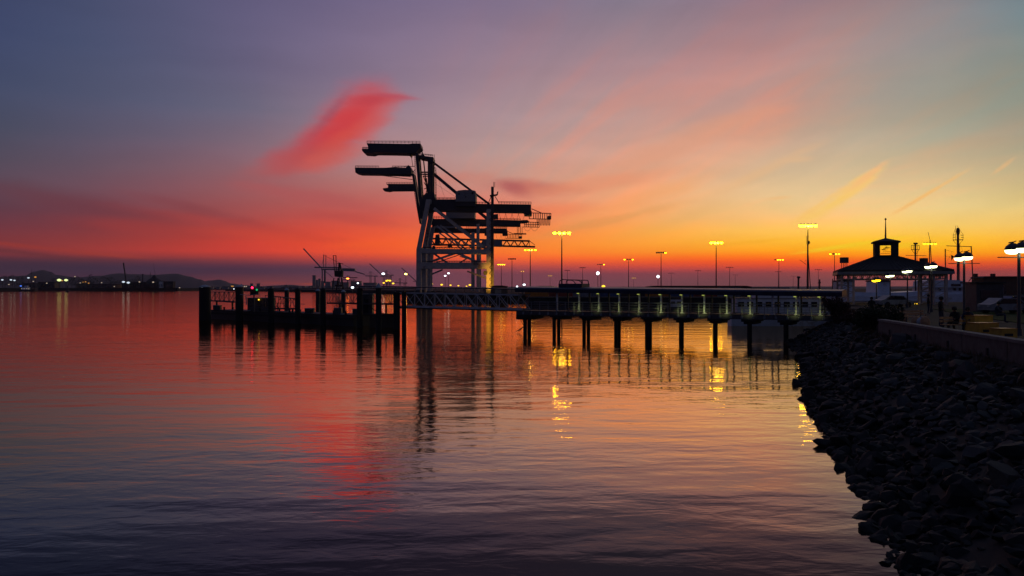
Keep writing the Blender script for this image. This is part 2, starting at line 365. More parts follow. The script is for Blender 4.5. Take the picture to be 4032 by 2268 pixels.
# ------------------------------------------------------------------ water
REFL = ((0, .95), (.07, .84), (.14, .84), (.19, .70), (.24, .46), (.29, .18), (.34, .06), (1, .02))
def water_material():
    m = bpy.data.materials.new('harbour_water'); m.use_nodes = True; t = m.node_tree; t.nodes.clear()
    g = t.nodes.new('ShaderNodeTexCoord')
    def layer(rot, sx_, sy_, sc, det, dist=0):
        mp_ = t.nodes.new('ShaderNodeMapping'); mp_.inputs['Rotation'].default_value = (0, 0, math.radians(rot)); mp_.inputs['Scale'].default_value = (sx_, sy_, 1)
        t.links.new(g.outputs['Object'], mp_.inputs[0])
        n = t.nodes.new('ShaderNodeTexNoise'); n.inputs['Scale'].default_value = sc; n.inputs['Detail'].default_value = det; n.inputs['Roughness'].default_value = .5; n.inputs['Distortion'].default_value = dist
        t.links.new(mp_.outputs[0], n.inputs[0]); return n.outputs[0]
    def mth(op, a, b_=None):
        n = t.nodes.new('ShaderNodeMath'); n.operation = op
        for i, v in enumerate((a, b_)):
            if v is None: continue
            if isinstance(v, (int, float)): n.inputs[i].default_value = v
            else: t.links.new(v, n.inputs[i])
        return n.outputs[0]
    big = layer(8, .35, 1, .45, 2)        # low swell, metres long
    mid = layer(-12, .5, 1, 1.7, 3, .3)   # ripples
    fine = layer(5, .6, 1, 6.0, 2)        # fine ripples
    patch = layer(20, .4, 1, .05, 2)      # calmer and busier areas
    pr = t.nodes.new('ShaderNodeMapRange'); pr.inputs[1].default_value = .38; pr.inputs[2].default_value = .62; pr.inputs[3].default_value = .45; pr.inputs[4].default_value = 1.15
    t.links.new(patch, pr.inputs[0])
    h = mth('ADD', mth('MULTIPLY', big, WAVE[0]), mth('MULTIPLY', mth('ADD', mth('MULTIPLY', mid, WAVE[1]), mth('MULTIPLY', fine, WAVE[2])), pr.outputs[0]))
    bp = t.nodes.new('ShaderNodeBump'); bp.inputs['Strength'].default_value = 1; bp.inputs['Distance'].default_value = 1.0
    t.links.new(h, bp.inputs['Height'])
    # hand-shaped reflectance, stronger at grazing angles than plain water: mirror-like near the horizon, dark when looked into
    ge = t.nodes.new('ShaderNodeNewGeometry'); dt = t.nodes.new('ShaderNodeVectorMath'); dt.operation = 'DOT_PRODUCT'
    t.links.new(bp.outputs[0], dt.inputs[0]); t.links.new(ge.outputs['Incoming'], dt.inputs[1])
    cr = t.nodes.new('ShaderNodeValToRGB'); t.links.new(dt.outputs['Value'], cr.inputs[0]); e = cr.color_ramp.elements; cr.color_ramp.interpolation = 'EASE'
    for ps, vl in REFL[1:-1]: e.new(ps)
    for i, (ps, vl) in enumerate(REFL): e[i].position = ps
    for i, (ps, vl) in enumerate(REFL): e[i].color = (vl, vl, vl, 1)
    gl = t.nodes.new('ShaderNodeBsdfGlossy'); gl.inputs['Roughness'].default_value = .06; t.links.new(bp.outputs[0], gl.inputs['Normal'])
    c2 = t.nodes.new('ShaderNodeValToRGB'); t.links.new(dt.outputs['Value'], c2.inputs[0]); c2.color_ramp.elements[0].position = .17; c2.color_ramp.elements[0].color = (1, .79, .54, 1); c2.color_ramp.elements[1].position = .33; c2.color_ramp.elements[1].color = (.88, .84, .92, 1); t.links.new(c2.outputs[0], gl.inputs['Color'])  # warm tint put into the reflections at grazing angles, nearly neutral when steep
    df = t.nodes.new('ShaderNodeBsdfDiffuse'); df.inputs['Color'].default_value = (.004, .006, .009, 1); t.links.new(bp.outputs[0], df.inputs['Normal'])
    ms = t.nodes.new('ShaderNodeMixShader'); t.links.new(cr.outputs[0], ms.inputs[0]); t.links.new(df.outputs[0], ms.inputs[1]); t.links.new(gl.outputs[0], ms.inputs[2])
    ou = t.nodes.new('ShaderNodeOutputMaterial'); t.links.new(ms.outputs[0], ou.inputs[0])
    return m
WAVE = (.048, .021, .0020)
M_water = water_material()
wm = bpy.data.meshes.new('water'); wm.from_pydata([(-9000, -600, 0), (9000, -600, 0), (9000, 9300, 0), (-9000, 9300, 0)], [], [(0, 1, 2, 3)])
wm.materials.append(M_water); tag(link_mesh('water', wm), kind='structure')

# ------------------------------------------------------------------ land: port terminal, far shore, promenade, rock slope
Z_T = 3.3
land = MB()
tl = [(-40.5, 296), (W(2070, HY, 296).x, 296), (4, 182), (56, 180), (72, 170), (900, 170), (1500, 900), (1500, 4200), (-900, 4200), (-560, 1500), (-200, 900), (-43, 560)]
land.slab(tl, -3, Z_T)
M_asph = mat('terminal_asphalt', (.035, .035, .037), .95, var=.2, scale=.2, spec=.05)
tag(land.build('terminal_ground', M_asph), kind='structure')
M_land = mat('far_shore_ground', (.03, .032, .025), .95, var=.3, scale=.02)
fs = MB()
def shore(pts, z):   # (px, d) front edge, then pushed back
    p = [((px - 2016) / F * d, d) for px, d in pts]; b = [((px - 2016) / F * (d + 900), d + 900) for px, d in pts][::-1]
    fs.slab(p + b, -2, z)
shore([(-600, 1250), (0, 1250), (125, 1300), (150, 1500), (700, 1400), (790, 1500)], 5.6)
tag(fs.build('far_shore_ground', M_land), kind='structure')
fs = MB(); shore([(780, 2600), (1240, 2300), (1700, 2100)], 6)
tag(fs.build('far_port_ground', M_land), kind='structure')
# hills: a ridge seen far off, with real depth
M_hill = mat('hill_scrub', (.035, .04, .035), .95, var=.25, scale=.004)
def ridge(name, d, prof, depth):
    n = len(prof); v = []; f = []; rows = 7
    for j in range(rows):
        t = j / (rows - 1); hgt = math.sin(PI * min(t * 1.0 + .0, 1)) if j else 0
        for px, py in prof:
            c = W(px, py, d); y = d + (t - .5) * depth; w = math.sin(PI * t) ** .8
            jit = noise.noise(Vector((px * .02, t * 4, d))) * .12
            v.append((c.x * (y / d), y, (c.z + 2) * w * (1 + (jit if 0 < t < 1 and j != rows // 2 else 0)) - 2))
    for j in range(rows - 1):
        for i in range(n - 1): a = j * n + i; f.append((a, a + 1, a + n + 1, a + n))
    me = bpy.data.meshes.new(name); me.from_pydata(v, [], f); me.materials.append(M_hill)
    me.polygons.foreach_set('use_smooth', [True] * len(f)); tag(link_mesh(name, me), kind='structure')
def dens(p, k=6):
    o = []
    for (a, b), (c, d_) in zip(p, p[1:]):
        for i in range(k):
            t = i / k; t2 = t * t * (3 - 2 * t); o.append((a + (c - a) * t, b + (d_ - b) * t2 + noise.noise(Vector((a + (c - a) * t, d_, 0)) * .13) * 1.1))
    return o + [p[-1]]
ridge('hills', 6500, dens([(-700, 1096), (-300, 1082), (0, 1090), (100, 1085), (130, 1070), (168, 1063), (200, 1070), (224, 1083), (300, 1092), (384, 1086), (472, 1076), (520, 1079), (600, 1082), (692, 1077), (744, 1088), (786, 1100), (830, 1118), (870, 1128)]), 1400)
ridge('hills_beyond', 8200, dens([(700, 1128), (780, 1110), (830, 1104), (866, 1101), (885, 1106), (910, 1116), (960, 1122), (1020, 1127), (1080, 1124), (1140, 1121), (1200, 1126), (1260, 1124), (1330, 1127), (1500, 1129), (1700, 1130), (2400, 1129), (3200, 1128), (4400, 1126)]), 1200)

# promenade slab and the sea wall line
def wall_x(d): return 18.6 + .206 * (d - 27.9) if d < 48 else 22.74 + .40 * (d - 48)
Z_P = 3.15
prom = [(wall_x(d) + .12, d) for d in (-8, 0, 14, 28, 40, 48, 60, 75, 98)]
pr = MB(); pr.slab(prom + [(46.5, 100), (46.5, 130), (76, 130), (76, 100), (420, 100), (420, -8)], -3, Z_P)
M_pave = mat('promenade_paving', (.05, .047, .045), .95, var=.3, scale=1.2, spec=.05)
tag(pr.build('promenade', M_pave), kind='structure')
lw = MB(); 
lawn = [(wall_x(d) + off, d) for d, off in ((36, 9), (60, 9), (85, 9))] + [(wall_x(d) + 22, d) for d in (85, 60, 36)]
lw.slab(lawn, Z_P + .004, Z_P + .05)
tag(lw.build('lawn', mat('mown_grass', (.02, .04, .012), .95, var=.4, scale=6, spec=.05)), kind='structure')

# rock slope: a heightfield between the waterline and the wall, then loose stones on it
WL = [(0, 5.2), (5, 5.9), (10, 6.7), (13, 7.4), (15.1, 8.1), (17.5, 8.8), (20.3, 9.8), (22.8, 10.5), (24.5, 10.9), (28.9, 12.4), (34.7, 14.0), (46, 17.8), (64.5, 24.4), (78, 28.3), (88, 33.5), (100, 44), (130, 57)]
def water_x(d):
    for (a, xa), (b, xb) in zip(WL, WL[1:]):
        if d <= b: return xa + (xb - xa) * (d - a) / (b - a)
    return WL[-1][1]
def slope_z(t, d): # t 0 waterline .. 1 wall foot
    return -.15 + 2.95 * (t ** .85)
sv = []; sf = []; ds = [2 + i * 1.0 for i in range(128)]; ts = [-.5 + i / 22 * 1.5 for i in range(23)]
for d in ds:
    x0, x1 = water_x(d), wall_x(d) + .05
    for t in ts:
        x = x0 + (x1 - x0) * t; z = slope_z(t, d) if t > 0 else -.15 + t * 3
        sv.append((x, d, min(z + noise.noise(Vector((x, d, 0)) * 1.3) * .18 * (1 - max(t, 0)), Z_P - .05)))
for i in range(len(ds) - 1):
    for j in range(len(ts) - 1): a = i * len(ts) + j; sf.append((a, a + 1, a + len(ts) + 1, a + len(ts)))
me = bpy.data.meshes.new('rock_embankment'); me.from_pydata(sv, [], sf)
M_soil = mat('embankment_soil', (.008, .0075, .007), .95, var=.5, scale=1.5, bump=.03); me.materials.append(M_soil)
bank = tag(link_mesh('rock_embankment', me), kind='structure')
def rock_mat(name, c): return mat(name, c, .8, var=.5, scale=2.2, bump=.02)
M_rocks = [rock_mat('rock_grey', (.026, .026, .026)), rock_mat('rock_green_grey', (.014, .021, .021)), rock_mat('rock_brown', (.030, .025, .02)), rock_mat('rock_wet_black', (.005, .0055, .006))]
def rock_mesh(seed, m):
    rnd = random.Random(seed); bm = bmesh.new(); bmesh.ops.create_icosphere(bm, subdivisions=2, radius=1)
    for _ in range(13):   # chop flat faces as broken stone has
        nrm_ = Vector((rnd.gauss(0, 1), rnd.gauss(0, 1), rnd.gauss(0, 1))).normalized(); dd = rnd.uniform(.42, .72)
        for v in bm.verts:
            k = v.co.dot(nrm_) - dd
            if k > 0: v.co -= nrm_ * k
    sc = Vector((rnd.uniform(.8, 1.3), rnd.uniform(.65, 1.0), rnd.uniform(.45, .75)))
    for v in bm.verts: v.co = Vector((v.co.x * sc.x, v.co.y * sc.y, v.co.z * sc.z)) * (1 + .08 * noise.noise(v.co * 2 + Vector((seed, 0, 0))))
    me = bpy.data.meshes.new('rock'); bm.to_mesh(me); bm.free(); me.materials.append(m); return me
RM = [[rock_mesh(i * 10 + k, m) for i in range(5)] for k, m in enumerate(M_rocks)]
spots = []
rr = random.Random(3)
for d10 in range(90, 1000):
    d = d10 / 10.0 + rr.uniform(-.05, .05); x0, x1 = water_x(d), wall_x(d)
    nper = 9.5 if d < 45 else 4.5
    for _ in range(int(nper) + (rr.random() < nper % 1)):
        t = rr.uniform(-.07, .93) if rr.random() < .8 else rr.uniform(-.08, .12)
        if t > .78 and rr.random() < .6: continue
        s = rr.uniform(.10, .30) ** 1 * rr.choice((1, 1, 1.3)) if t > .12 else rr.uniform(.14, .40)
        if rr.random() < .07: s *= rr.uniform(1.6, 2.3)
        spots.append((x0 + (x1 - x0) * t + rr.uniform(-.15, .15), d, t, s))
for x, d, s in ((10.8, 25.8, .3), (9.5, 21.0, .38), (9.1, 19.1, .42), (9.0, 17.0, .5), (8.85, 17.5, .36), (7.8, 15.2, .48), (16.9, 45, .42), (16.2, 43.6, .45), (14.4, 38, .5), (13.1, 33.6, .4), (12.0, 29.2, .42), (10.35, 22.6, .3), (8.5, 16.3, .4)): spots.append((x, d, 0, s))
spots.sort(key=lambda q: -q[3] / q[1])
stuff_v = []; stuff_f = []; stuff_m = []
for i, (x, d, t, s) in enumerate(spots):
    z = (slope_z(max(t, 0), d)) + s * rr.uniform(.0, .22) if t > 0 else -.08 + s * .1
    k = 3 if t < .22 + .1 * rr.random() else rr.choice((0, 0, 1, 2))
    me = rr.choice(RM[k]); R = Matrix.Rotation(rr.uniform(0, 2*PI), 4, 'Z') @ Matrix.Rotation(rr.gauss(0, .4), 4, 'X') @ Matrix.Rotation(rr.gauss(0, .4), 4, 'Y')
    if i < 300:
        o = link_mesh('rock', me, bank); o.matrix_local = Matrix.Translation((x, d, z)) @ R @ Matrix.Scale(s, 4)
    else:
        b0 = len(stuff_v); T = Matrix.Translation((x, d, z)) @ R @ Matrix.Scale(s, 4)
        stuff_v += [tuple(T @ v.co) for v in me.vertices]; stuff_f += [tuple(q + b0 for q in p.vertices) for p in me.polygons]; stuff_m += [k] * len(me.polygons)
me = bpy.data.meshes.new('smaller_rock'); me.from_pydata(stuff_v, [], stuff_f)
for m in M_rocks: me.materials.append(m)
me.polygons.foreach_set('material_index', stuff_m)
tag(link_mesh('smaller_rock', me, bank), kind='stuff')
# a few dead sticks and dry weeds at the head of the slope
def blade_clump(name, pts, m, hgt, wid, n, parent=None, spread=.3):
    rnd = random.Random(len(pts) * 7); v = []; f = []
    for (x, y, z) in pts:
        for _ in range(n):
            a = rnd.uniform(0, 2 * PI); r = rnd.uniform(0, spread); bx, by = x + r * math.cos(a), y + r * math.sin(a); h = hgt * rnd.uniform(.5, 1.2)
            ln = Vector((rnd.gauss(0, .35), rnd.gauss(0, .35), 1)).normalized() * h; sd = Vector((math.cos(a), math.sin(a), 0)) * wid
            b = len(v); v += [(bx - sd.x, by - sd.y, z), (bx + sd.x, by + sd.y, z), (bx + ln.x, by + ln.y, z + ln.z)]; f.append((b, b + 1, b + 2))
    me = bpy.data.meshes.new(name); me.from_pydata(v, [], f); me.materials.append(m); return link_mesh(name, me, parent)
M_weed = mat('dry_weed', (.07, .045, .018), .95, var=.5, scale=5)
pts = []
for _ in range(260):
    d = rr.uniform(24, 60); t = rr.uniform(.72, .98); x = water_x(d) + (wall_x(d) - water_x(d)) * t; pts.append((x, d, slope_z(t, d) - .05))
tag(blade_clump('dry_weeds', pts, M_weed, .32, .012, 26), 'dry brown weeds growing along the foot of the concrete sea wall', 'weeds', kind='stuff')

# sea wall: pieces with joints
segs = [(20, 24.5), (24.55, 29), (29.05, 33.5), (33.55, 38), (38.05, 42.5), (42.55, 47.0)]
sw = empty('sea_wall', (wall_x(20), 20, 2.6), 'low concrete sea wall with vertical joints along the top of the rock slope', 'wall')
for a, b in segs:
    m = MB(); xa, xb = wall_x(a), wall_x(b); w = .38
    m.prism([(0, 0)] * 0 or [(0, 2.4), (w + .06, 2.4), (w, 3.48), (0, 3.48)], 0, 1)
    vs = []
    for (x, y, z) in m.v:
        d = a if y == 0 else b; vs.append((wall_x(d) + x - .12, d, z))
    m.v = vs; m.build('wall_panel', M_seawall, sw)
    c = MB(); c.v = []; c.prism([(-.05, 3.482), (w + .05, 3.482), (w + .05, 3.6), (-.05, 3.6)], 0, 1)
    c.v = [(wall_x(a if y == 0 else b) + x - .12, a if y == 0 else b, z) for x, y, z in c.v]; c.build('coping', M_conc, sw)
# small drain slots in the wall
for d in (27, 30.8, 35.2, 39.9, 44.5):
    m = MB(); m.box((wall_x(d) - .14, d, 2.95), (.06, .12, .28)); m.build('drain_slot', M_black, sw)

# ------------------------------------------------------------------ the container cranes on the quay
ZX, ZY, ZS = 1350, 500, 2.2289
def Q(X, Y, d): return W(ZX + X / ZS, ZY + Y / ZS, d)
def poly(pts, d): return [(Q(x, y, d).x, Q(x, y, d).z) for x, y in pts]
class Crane:
    def __init__(s, name, d, label, xc, dep=18):
        s.d = d; s.k = d / F / ZS; s.dep = dep; s.root = empty(name, Q(xc, 1455, d + dep / 2), label, 'crane', 'container cranes on the quay'); s.root.location.z = Z_T
    def m(s, w): return w * s.k
    def bars(s, part, segs, mt, where='both', thick=None):
        """segs: (X0,Y0,X1,Y1,w); each one an object; where: near, far, mid or both frames"""
        ys = {'near': [0], 'far': [s.dep], 'mid': [s.dep / 2], 'both': [0, s.dep], 'girders': [s.dep / 2 - 3, s.dep / 2 + 3]}[where]
        for X0, Y0, X1, Y1, w in segs:
            for y in ys:
                m = MB(); a, b = Q(X0, Y0, s.d), Q(X1, Y1, s.d); a.y = b.y = s.d + y
                m.beam(a, b, thick or s.m(w), s.m(w), up=(0, 1, 0)); m.v = m.v
                m.build(part, mt, s.root)
    def poly(s, part, pts, mt, y0, y1):
        m = MB(); m.prism(poly(pts, s.d), s.d + y0, s.d + y1); return m.build(part, mt, s.root)
    def lines(s, part, segs, mt, w, y=None, n=4, posts=None):
        m = MB(); y = s.dep / 2 if y is None else y
        for X0, Y0, X1, Y1 in segs:
            a, b = Q(X0, Y0, s.d), Q(X1, Y1, s.d); a.y = b.y = s.d + y; m.tube(a, b, w / 2, n)
        return m.build(part, mt, s.root)
    def rail(s, X0, Y0, X1, Y1, h, n, y):
        sg = [(X0, Y0 - h, X1, Y1 - h), (X0, Y0 - h * .5, X1, Y1 - h * .5)]
        for i in range(n + 1):
            t = i / n; x = X0 + (X1 - X0) * t; yy = Y0 + (Y1 - Y0) * t; sg.append((x, yy, x, yy - h))
        s.lines('handrail', sg, M_steel, .19, y)
    def cross(s, part, pts, mt, w):
        """bars running away from the camera, joining near and far frames"""
        for X, Y in pts:
            m = MB(); a = Q(X, Y, s.d); b = a.copy(); b.y += s.dep - s.m(w) / 2; a.y += s.m(w) / 2; m.beam(a, b, s.m(w), s.m(w)); m.build(part, mt, s.root)
    def hang(s, X0, X1, Y, depth, n, w=.12, y=None):
        m = MB(); y = s.dep / 2 if y is None else y; dx = (X1 - X0) / n
        for i in range(n):
            pts = []
            for k in range(9):
                t = k / 8; p = Q(X0 + dx * (i + t), Y + depth * (1 - (2 * t - 1) ** 2), s.d); p.y = s.d + y; pts.append(p)
            m.path(pts, w / 2, 4)
        m.build('festoon_cable', M_steel, s.root)

# --- crane A, the nearest
A = Crane('container_crane', 318, 'nearest and tallest container crane, booms folded up over its wide grey portal legs', 985)
mid = A.dep / 2
A.bars('leg', [(668, 1455, 668, 1069, 42), (1280, 1455, 1280, 730, 40)], M_crane, 'both')
A.bars('upper_leg', [(668, 1072, 752, 640, 38)], M_crane, 'both')
A.bars('portal_beam', [(690, 1088, 1262, 1092, 38)], M_crane, 'near'); A.bars('portal_beam', [(690, 1085, 1262, 1090, 26)], M_crane, 'far')
A.bars('lower_beam', [(690, 1217, 1262, 1217, 56)], M_crane, 'near'); A.bars('lower_beam', [(690, 1217, 1262, 1217, 40)], M_crane, 'far')
A.bars('diagonal_brace', [(800, 715, 1262, 1075, 26), (1000, 1104, 1262, 1222, 22), (1000, 1104, 745, 1190, 18)], M_crane, 'near')
A.bars('diagonal_brace', [(830, 720, 1262, 1060, 20), (770, 1096, 905, 1192, 12), (985, 1188, 1085, 1128, 12)], M_crane, 'far')
A.bars('knee_brace', [(742, 1285, 842, 1243, 14), (1070, 1258, 1262, 1330, 14)], M_crane, 'far')
A.cross('cross_beam', [(668, 1217), (668, 1072), (1280, 1217), (1280, 1092), (752, 650), (1280, 735)], M_crane, 34)
for X in (668, 1280):       # bogies on the quay rail
    for y in (0, A.dep):
        m = MB(); c = Q(X, 1455, A.d); m.box((c.x, A.d + y, Z_T + .7), (1.6, 6.5, 1.4)); m.build('bogie', M_steel, A.root)
A.bars('lift_tower', [(1313, 1455, 1313, 525, 24)], M_steel, 'near')
A.bars('antenna', [(1323, 530, 1323, 485, 4), (1333, 530, 1333, 483, 4)], M_steel, 'near')
A.poly('tower_platform', [(1290, 600), (1358, 592), (1364, 565), (1352, 578), (1352, 596), (1290, 606)], M_steel, -1.5, 3)
A.bars('tower_brace', [(1330, 600, 1368, 662, 6), (1312, 590, 1278, 662, 6)], M_steel, 'near')
A.poly('tower_platform', [(1325, 770), (1362, 765), (1362, 806), (1325, 806)], M_steel, -1.5, 3)
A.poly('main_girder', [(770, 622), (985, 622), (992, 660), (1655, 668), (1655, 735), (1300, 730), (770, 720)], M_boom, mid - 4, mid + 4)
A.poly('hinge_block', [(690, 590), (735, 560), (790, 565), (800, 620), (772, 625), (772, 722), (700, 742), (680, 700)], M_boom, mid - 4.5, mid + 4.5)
h = A.poly('machinery_house', [(985, 562), (1010, 550), (1070, 544), (1150, 550), (1163, 557), (1163, 648), (985, 648)], M_grey, mid - 6.5, mid + 6.5)
A.poly('house_base', [(985, 649), (1160, 649), (1160, 688), (985, 688)], M_boom, mid - 6, mid + 6)
for X, Y, w_, h_ in ((1128, 562, 16, 22), (1072, 600, 8, 14), (1010, 575, 12, 12)):
    m = MB(); a, b = Q(X, Y, A.d), Q(X + w_, Y + h_, A.d); m.box(((a.x + b.x) / 2, A.d + mid - 6.55, (a.z + b.z) / 2), (b.x - a.x, .12, a.z - b.z)); o = m.build('house_vent', M_black, h); o.parent = h; o.location = (0, 0, 0)
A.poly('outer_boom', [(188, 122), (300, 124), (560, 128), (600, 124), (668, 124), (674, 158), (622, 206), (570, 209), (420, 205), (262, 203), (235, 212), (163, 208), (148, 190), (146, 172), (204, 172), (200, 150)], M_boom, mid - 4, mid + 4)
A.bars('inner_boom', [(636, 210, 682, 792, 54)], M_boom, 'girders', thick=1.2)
for i in range(9):
    t = i / 8; m = MB(); a = Q(636 + 46 * t, 215 + 560 * t, A.d); m.box((a.x, A.d + mid, a.z), (.8, 6, .8)); m.build('boom_cross_tie', M_boom, A.root)
A.lines('boom_rope', [(272, 204, 570, 218), (575, 215, 590, 320), (668, 150, 682, 225)], M_steel, .22)
A.poly('sheave_block', [(566, 205), (586, 205), (578, 238), (566, 228)], M_boom, mid - 1.5, mid + 1.5)
A.lines('link_arm', [(666, 150, 682, 228), (684, 240, 712, 500), (712, 500, 742, 640)], M_boom, .5)
A.bars('mast', [(742, 250, 742, 590, 14), (768, 250, 768, 600, 18)], M_boom, 'girders', thick=1.0)
A.poly('mast_head', [(650, 228), (700, 225), (705, 236), (740, 240), (782, 245), (784, 292), (738, 292), (738, 262), (660, 250)], M_boom, mid - 4, mid + 4)
A.bars('mast_aerial', [(784, 248, 784, 208, 3), (768, 246, 768, 228, 3)], M_steel, 'mid')
A.bars('mast_strut', [(672, 378, 786, 378, 12), (672, 396, 786, 394, 9)], M_boom, 'girders')
A.lines('mast_lacing', [(684, 400, 740, 560), (742, 400, 700, 600), (700, 400, 724, 560), (742, 500, 690, 520), (690, 460, 742, 540), (700, 560, 742, 600), (742, 440, 722, 560), (712, 420, 735, 600)], M_boom, .35)
A.bars('back_stay', [(780, 285, 1285, 660, 10)], M_boom, 'girders')
A.lines('hoist_rope', [(784, 320, 878, 600), (790, 470, 975, 590)], M_steel, .08)
A.rail(192, 122, 665, 124, 20, 14, mid - 4); A.rail(1165, 662, 1300, 664, 16, 5, mid - 4); A.rail(1368, 664, 1655, 668, 22, 12, mid - 4); A.rail(152, 172, 200, 172, 14, 4, mid - 4); A.rail(655, 227, 780, 240, 14, 6, mid - 4); A.rail(800, 622, 975, 622, 14, 5, mid - 4)
# ladder down the raised boom
A.lines('boom_ladder', [(600, 535, 645, 800), (588, 430, 606, 545)] + [(600 + 45 * t / 12, 540 + 260 * t / 12, 611 + 45 * t / 12, 538 + 260 * t / 12) for t in range(13)] + [(611, 530, 657, 800)], M_steel, .2)
A.lines('boom_ladder', [(604, 212, 610, 395), (613, 212, 619, 395)] + [(604 + i * .6, 215 + 18 * i, 613 + i * .6, 215 + 18 * i) for i in range(10)], M_steel, .16)
A.lines('mast_ladder', [(790, 320, 794, 580), (799, 330, 802, 590)] + [(790 + i * .4, 330 + 22 * i, 800 + i * .4, 330 + 22 * i) for i in range(12)], M_steel, .16)
A.poly('tail_block', [(1590, 735), (1660, 725), (1662, 762), (1600, 760)], M_boom, mid - 4, mid + 4)
tf = [(1655, 735, 1835, 740), (1640, 788, 1835, 792), (1640, 770, 1640, 788), (1835, 738, 1835, 792), (1660, 698, 1750, 736)] + [(1680 + 20 * i, 737, 1680 + 20 * i, 790) for i in range(8)]
A.lines('tail_frame', tf, M_steel, .34)
A.poly('tail_cab', [(1806, 766), (1832, 766), (1832, 794), (1806, 794)], M_steel, mid - 2, mid + 2)
m = MB()
for i in range(9):
    X = 1708 + i * 14; pts = []
    for k in range(7):
        t = k / 6; p = Q(X + 9 * t - (0 if k else 0), 792 + 58 * math.sin(PI * t) ** .45, A.d); p.y = A.d + mid; pts.append(p)
    m.path(pts, .09, 4)
m.build('festoon_loop', M_steel, A.root)
A.hang(1370, 1600, 740, 70, 4)
A.poly('walkway', [(1340, 738), (1600, 738), (1600, 743), (1340, 743)], M_steel, mid - 5, mid - 4)
A.bars('stair', [(800, 1040, 960, 1050, 4)], M_steel, 'near')

A.bars('diagonal_brace', [(700, 1205, 1000, 1104, 8), (1262, 1200, 1000, 1120, 8), (745, 1090, 905, 1200, 8), (820, 705, 1110, 925, 9)], M_crane, 'far')
A.lines('stair', [(690 + 16 * i, 1064 - (6 if i % 2 else 0), 706 + 16 * i, 1064 - (0 if i % 2 else 6)) for i in range(34)], M_steel, .2, 0)
A.rail(700, 1066, 1262, 1072, 12, 26, -.6); A.rail(700, 1188, 1262, 1188, 12, 26, -.6)
A.lines('tower_stair', [(1300 + (12 if i % 2 else -12), 1440 - 26 * i, 1300 + (-12 if i % 2 else 12), 1414 - 26 * i) for i in range(28)], M_steel, .25, -1)
A.poly('cable_reel', [(1240, 1262), (1262, 1262), (1270, 1280), (1262, 1300), (1240, 1300), (1232, 1280)], M_boom, -1.2, -.2)
# --- crane B
B = Crane('container_crane', 402, 'second container crane, long tapering boom raised between the other two booms', 950)
mid = B.dep / 2
B.bars('leg', [(721, 1445, 721, 1060, 36), (1186, 1445, 1186, 852, 26)], M_crane, 'near'); B.bars('leg', [(728, 1445, 728, 1060, 26), (1170, 1445, 1170, 852, 20)], M_crane, 'far')
B.bars('upper_leg', [(721, 1064, 770, 790, 32)], M_crane, 'near'); B.bars('upper_leg', [(728, 1064, 775, 790, 26)], M_crane, 'far')
B.bars('portal_beam', [(740, 1100, 1172, 1106, 22)], M_crane, 'near'); B.bars('lower_beam', [(740, 1222, 1172, 1222, 36)], M_crane, 'near')
B.bars('diagonal_brace', [(826, 868, 1080, 1075, 16), (856, 862, 1172, 1088, 14)], M_crane, 'near'); B.bars('diagonal_brace', [(806, 700, 900, 780, 18), (1150, 960, 1180, 1000, 12)], M_crane, 'far')
B.cross('cross_beam', [(721, 1222), (721, 1064), (1186, 1222), (1186, 1100), (770, 800)], M_crane, 24)
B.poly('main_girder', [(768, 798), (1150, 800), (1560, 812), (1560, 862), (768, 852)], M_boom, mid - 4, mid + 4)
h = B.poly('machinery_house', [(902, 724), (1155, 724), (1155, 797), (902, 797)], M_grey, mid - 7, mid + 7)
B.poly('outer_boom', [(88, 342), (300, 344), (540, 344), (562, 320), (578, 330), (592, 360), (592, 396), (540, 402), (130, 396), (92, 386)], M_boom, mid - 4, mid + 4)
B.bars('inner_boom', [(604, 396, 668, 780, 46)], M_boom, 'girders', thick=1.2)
B.lines('boom_tie', [(235, 344, 565, 322), (565, 322, 612, 322), (580, 345, 612, 384), (590, 384, 614, 350), (400, 405, 575, 414), (300, 402, 590, 440)], M_boom, .35)
B.bars('mast', [(762, 396, 762, 780, 18)], M_boom, 'girders', thick=1.0)
B.bars('back_stay', [(780, 388, 1270, 800, 30)], M_boom, 'mid', thick=1.6)
B.rail(92, 342, 300, 344, 16, 8, mid - 4); B.rail(420, 344, 560, 344, 16, 5, mid - 4); B.rail(770, 797, 900, 797, 22, 6, mid - 4); B.rail(1330, 806, 1560, 812, 14, 9, mid - 4); B.rail(395, 414, 590, 416, 10, 5, mid)
B.lines('tail_frame', [(1560, 818, 1728, 825), (1580, 865, 1728, 868), (1728, 822, 1728, 868), (1590, 845, 1728, 845)] + [(1600 + 16 * i, 820, 1600 + 16 * i, 868) for i in range(8)], M_steel, .35)
B.poly('tail_block', [(1545, 810), (1620, 806), (1640, 822), (1600, 832), (1545, 832)], M_boom, mid - 3, mid + 3)
B.lines('hoist_rope', [(1532, 862, 1532, 925), (1545, 862, 1545, 925), (1560, 862, 1560, 925), (1575, 862, 1575, 925)], M_steel, .3)
B.poly('spreader', [(1500, 922), (1612, 924), (1612, 932), (1500, 932)], M_steel, mid - 1.5, mid + 1.5)
B.hang(1590, 1720, 868, 34, 2)
B.rail(1190, 850, 1200, 850, 40, 2, 0)

